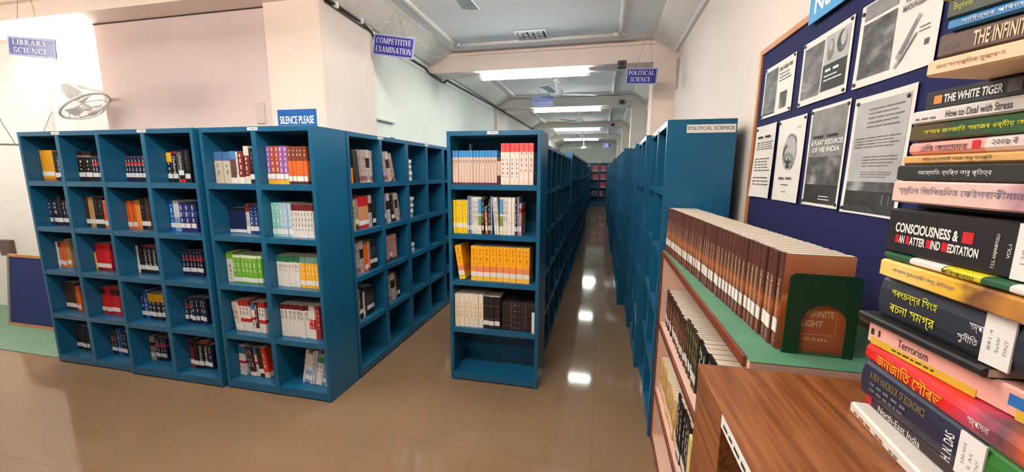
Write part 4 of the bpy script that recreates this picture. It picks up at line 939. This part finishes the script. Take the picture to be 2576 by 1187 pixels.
part('cable', MB().tube([(-2.22,2.97,3.02),(-2.22,3.55,3.0)], .005, 6), cb, t)
part('cable', MB().tube([(-2.255,5.5,2.93),(-2.252,5.6,2.99),(-2.252,8.05,3.03),(-2.18,8.2,2.99),(-2.18,8.9,2.99),(-2.252,9.06,3.02),(-2.252,12.2,3.05),(-2.18,12.35,3.01),(-2.18,13,3.01)], .014, 6), cb, t, smooth=True)
for y in (3.1,3.45): part('clip', MB().box(-2.235,-2.195,y-.015,y+.015,3.015,3.06), STICK, t)
part('trunking', MB().box(-2.2695,-2.258,3.8,8.2,2.93,2.945), mat('trunking_white', (210,212,206), .5), t)
t = thing('wall_conduit', 'thin conduit dropping down the pale wall beside the pillar', 'conduit', (0,0,0))
part('pipe', MB().box(-2.27,-2.262,3.675,3.69,2.0,2.96), mat('conduit_grey', (130,122,112), .6), t)
part('shelf_lip', MB().box(-2.27,-2.235,3.72,4.05,2.2,2.215), mat('ledge_paint', (196,200,192), .6), t)
part('socket', MB().box(-2.27,-2.25,3.98,4.04,1.99,2.05), cb, t)
t = thing('socket_plate', 'faint painted-over socket plate on the pink panel', 'socket', (-2.93,2.974,2.14)); part('plate', MB().box(-.045,.045,-.004,.0055,-.05,.13), mat('faded_plate', (214,196,188), .6), t, .003)
t = thing('wall_plate', 'pale oval plate on the wall above the POLITICAL SCIENCE panel', 'wall plate', (XW,4.92,2.78), -PI/2)
part('plate', MB().box(-.04,.04,-.02,0,-.16,.16), mat('plate_grey', (186,176,164), .7), t, .015)
# ------------------------------------------------------------------ the corner by the white wall
wf = thing('wall_fan', 'white oscillating wall fan with wire cage tilted downwards', 'fan', (-4.68,2.80,2.265))
n_ = Vector((.53,.25,-.81)).normalized(); xa = Vector((1,.12,.2)); xa = (xa-n_*xa.dot(n_)).normalized(); ya = n_.cross(xa)
def fp(a_, r, d): return n_*d + (math.cos(a_)*xa+math.sin(a_)*ya)*r
chrome = mat('grey_wire', (205,200,190), .4); R_ = .19
for nm, r, d, rad in (('cage_rim',R_,0,.012),('cage_ring',R_*.8,.045,.003),('cage_ring',R_*.5,.07,.003)):
    part(nm, MB().tube([fp(2*PI*k/36,r,d) for k in range(36)], rad, 6, closed=True), fanw if rad > .01 else chrome, wf, smooth=True)
mb = MB()
for k in range(40):
    a_ = 2*PI*k/40; mb.tube([fp(a_,R_,0),fp(a_,R_*.8,.045),fp(a_,R_*.5,.07),fp(a_,.03,.078)], .001, 4)
    mb.tube([fp(a_,R_,0),fp(a_,R_*.85,-.055),fp(a_,.05,-.075)], .001, 4)
part('cage_grille', mb, chrome, wf)
for k in range(3):
    a_ = 2*PI*k/3+.5; pts = []
    mb = MB(); v = []
    for i in range(7):
        u = i/6; r = .035+.115*u
        for s in (-1,1): v.append(fp(a_+s*(.25+.35*u)*(1-.25*u), r, s*.018))
    mb.add(v, [(2*i,2*i+1,2*i+3,2*i+2) for i in range(6)])
    part('blade', mb, mat('fan_blade_grey', (226,224,218), .4), wf)
part('hub', MB().tube([fp(0,0,-.02),fp(0,0,.035),fp(0,0,.05)], [.03,.03,.015], 16), fanw, wf, smooth=True)
part('cap', MB().tube([fp(0,0,.078),fp(0,0,.088)], [.035,.03], 16), fanw, wf)
part('motor', MB().tube([fp(0,0,-.08),fp(0,0,-.12),fp(0,0,-.2),fp(0,0,-.23)], [.045,.06,.055,.03], 16), fanw, wf, smooth=True)
b0 = fp(0,0,-.2)
part('bracket', MB().tube([b0, b0+Vector((-.03,.08,.03)), Vector((-.2,.375,.2))], .025, 10), fanw, wf)
part('wall_plate', MB().box(-.28,-.13,.37,.3995,.1,.32), fanw, wf, .01)
t = thing('leaning_board', 'blue board with wooden frame leaning on the white wall', 'notice board', (-6.30,2.78,.0))
t.rotation_euler = (-.12,0,0)
part('felt', MB().box(.03,1.2,.0,.008,.03,.75), mat('navy_felt', (28,44,104), .9), t)
for bx in ((0,.03,0,.78),(1.2,1.23,0,.78)): part('stile', MB().box(bx[0],bx[1],-.008,.02,bx[2],bx[3]), mat('pale_frame', (150,140,122), .6), t, .002)
for bx in ((.03,1.2,0,.03),(.03,1.2,.75,.78)): part('rail', MB().box(bx[0],bx[1],-.008,.02,bx[2],bx[3]), frm, t, .002)
mats = thing('floor_mat', 'pale green floor mat in the corner by the white wall', 'mat', (0,0,0)); part('sheet', MB().box(-8.1,-4.76,2.34,3.19,.0005,.006), mat('mat_green', (98,130,106), .6, var=.08, vscale=6), mats)
sw = thing('switch_box', 'brown switch box on the white wall with hanging cables', 'switch', (-6.93,3.2,.76)); part('body', MB().box(-.1,.08,-.05,0,-.1,.09), mat('brown_bakelite', (92,70,60), .5), sw, .006)
t = thing('loose_cable', 'two grey cables sagging from the switch box to the leaning board', 'cable', (0,0,0))
for k in (0,1):
    pts = [(-6.95+.9*u, 3.165-.05*u, .66-.50*u-.2*math.sin(PI*u)*(.6+.3*k)) for u in [i/12 for i in range(13)]]
    part('cable', MB().tube(pts, .008, 6), mat('cable_grey', (96,90,86), .6), t, smooth=True)
t = thing('wall_cable', 'thin cables running across the white wall beside the front rack', 'cable', (0,0,0))
part('cable', MB().tube([(-7.2,3.19,1.98),(-6.4,3.19,1.96),(-6.2,3.19,1.985),(-5.6,3.19,1.98),(-4.8,3.19,1.975)], .007, 6), mat('cable_grey', (96,90,86), .6), t, smooth=True)
part('cable', MB().tube([(-6.1,3.19,2.0),(-5.86,3.19,2.28),(-5.82,3.19,2.3)], .004, 5), mat('cable_pale', (190,186,180), .6), t)
part('cable', MB().tube([(-5.80,3.19,2.9),(-5.85,3.19,2.4),(-5.85,3.19,1.98)], .006, 5), mat('cable_pale', (190,186,180), .6), t)
part('cable', MB().tube([(-6.75,3.19,2.5),(-6.65,3.19,2.2),(-6.55,3.19,2.05),(-6.5,3.19,1.97)], .0035, 5), mat('cable_grey', (96,90,86), .6), t, smooth=True)
# ------------------------------------------------------------------ bring the whole place to true size
bpy.context.view_layer.update()
for o in COL.objects:
    if o.parent is None and o.type != 'CAMERA':
        o.matrix_world = Matrix.Scale(SC, 4) @ o.matrix_world
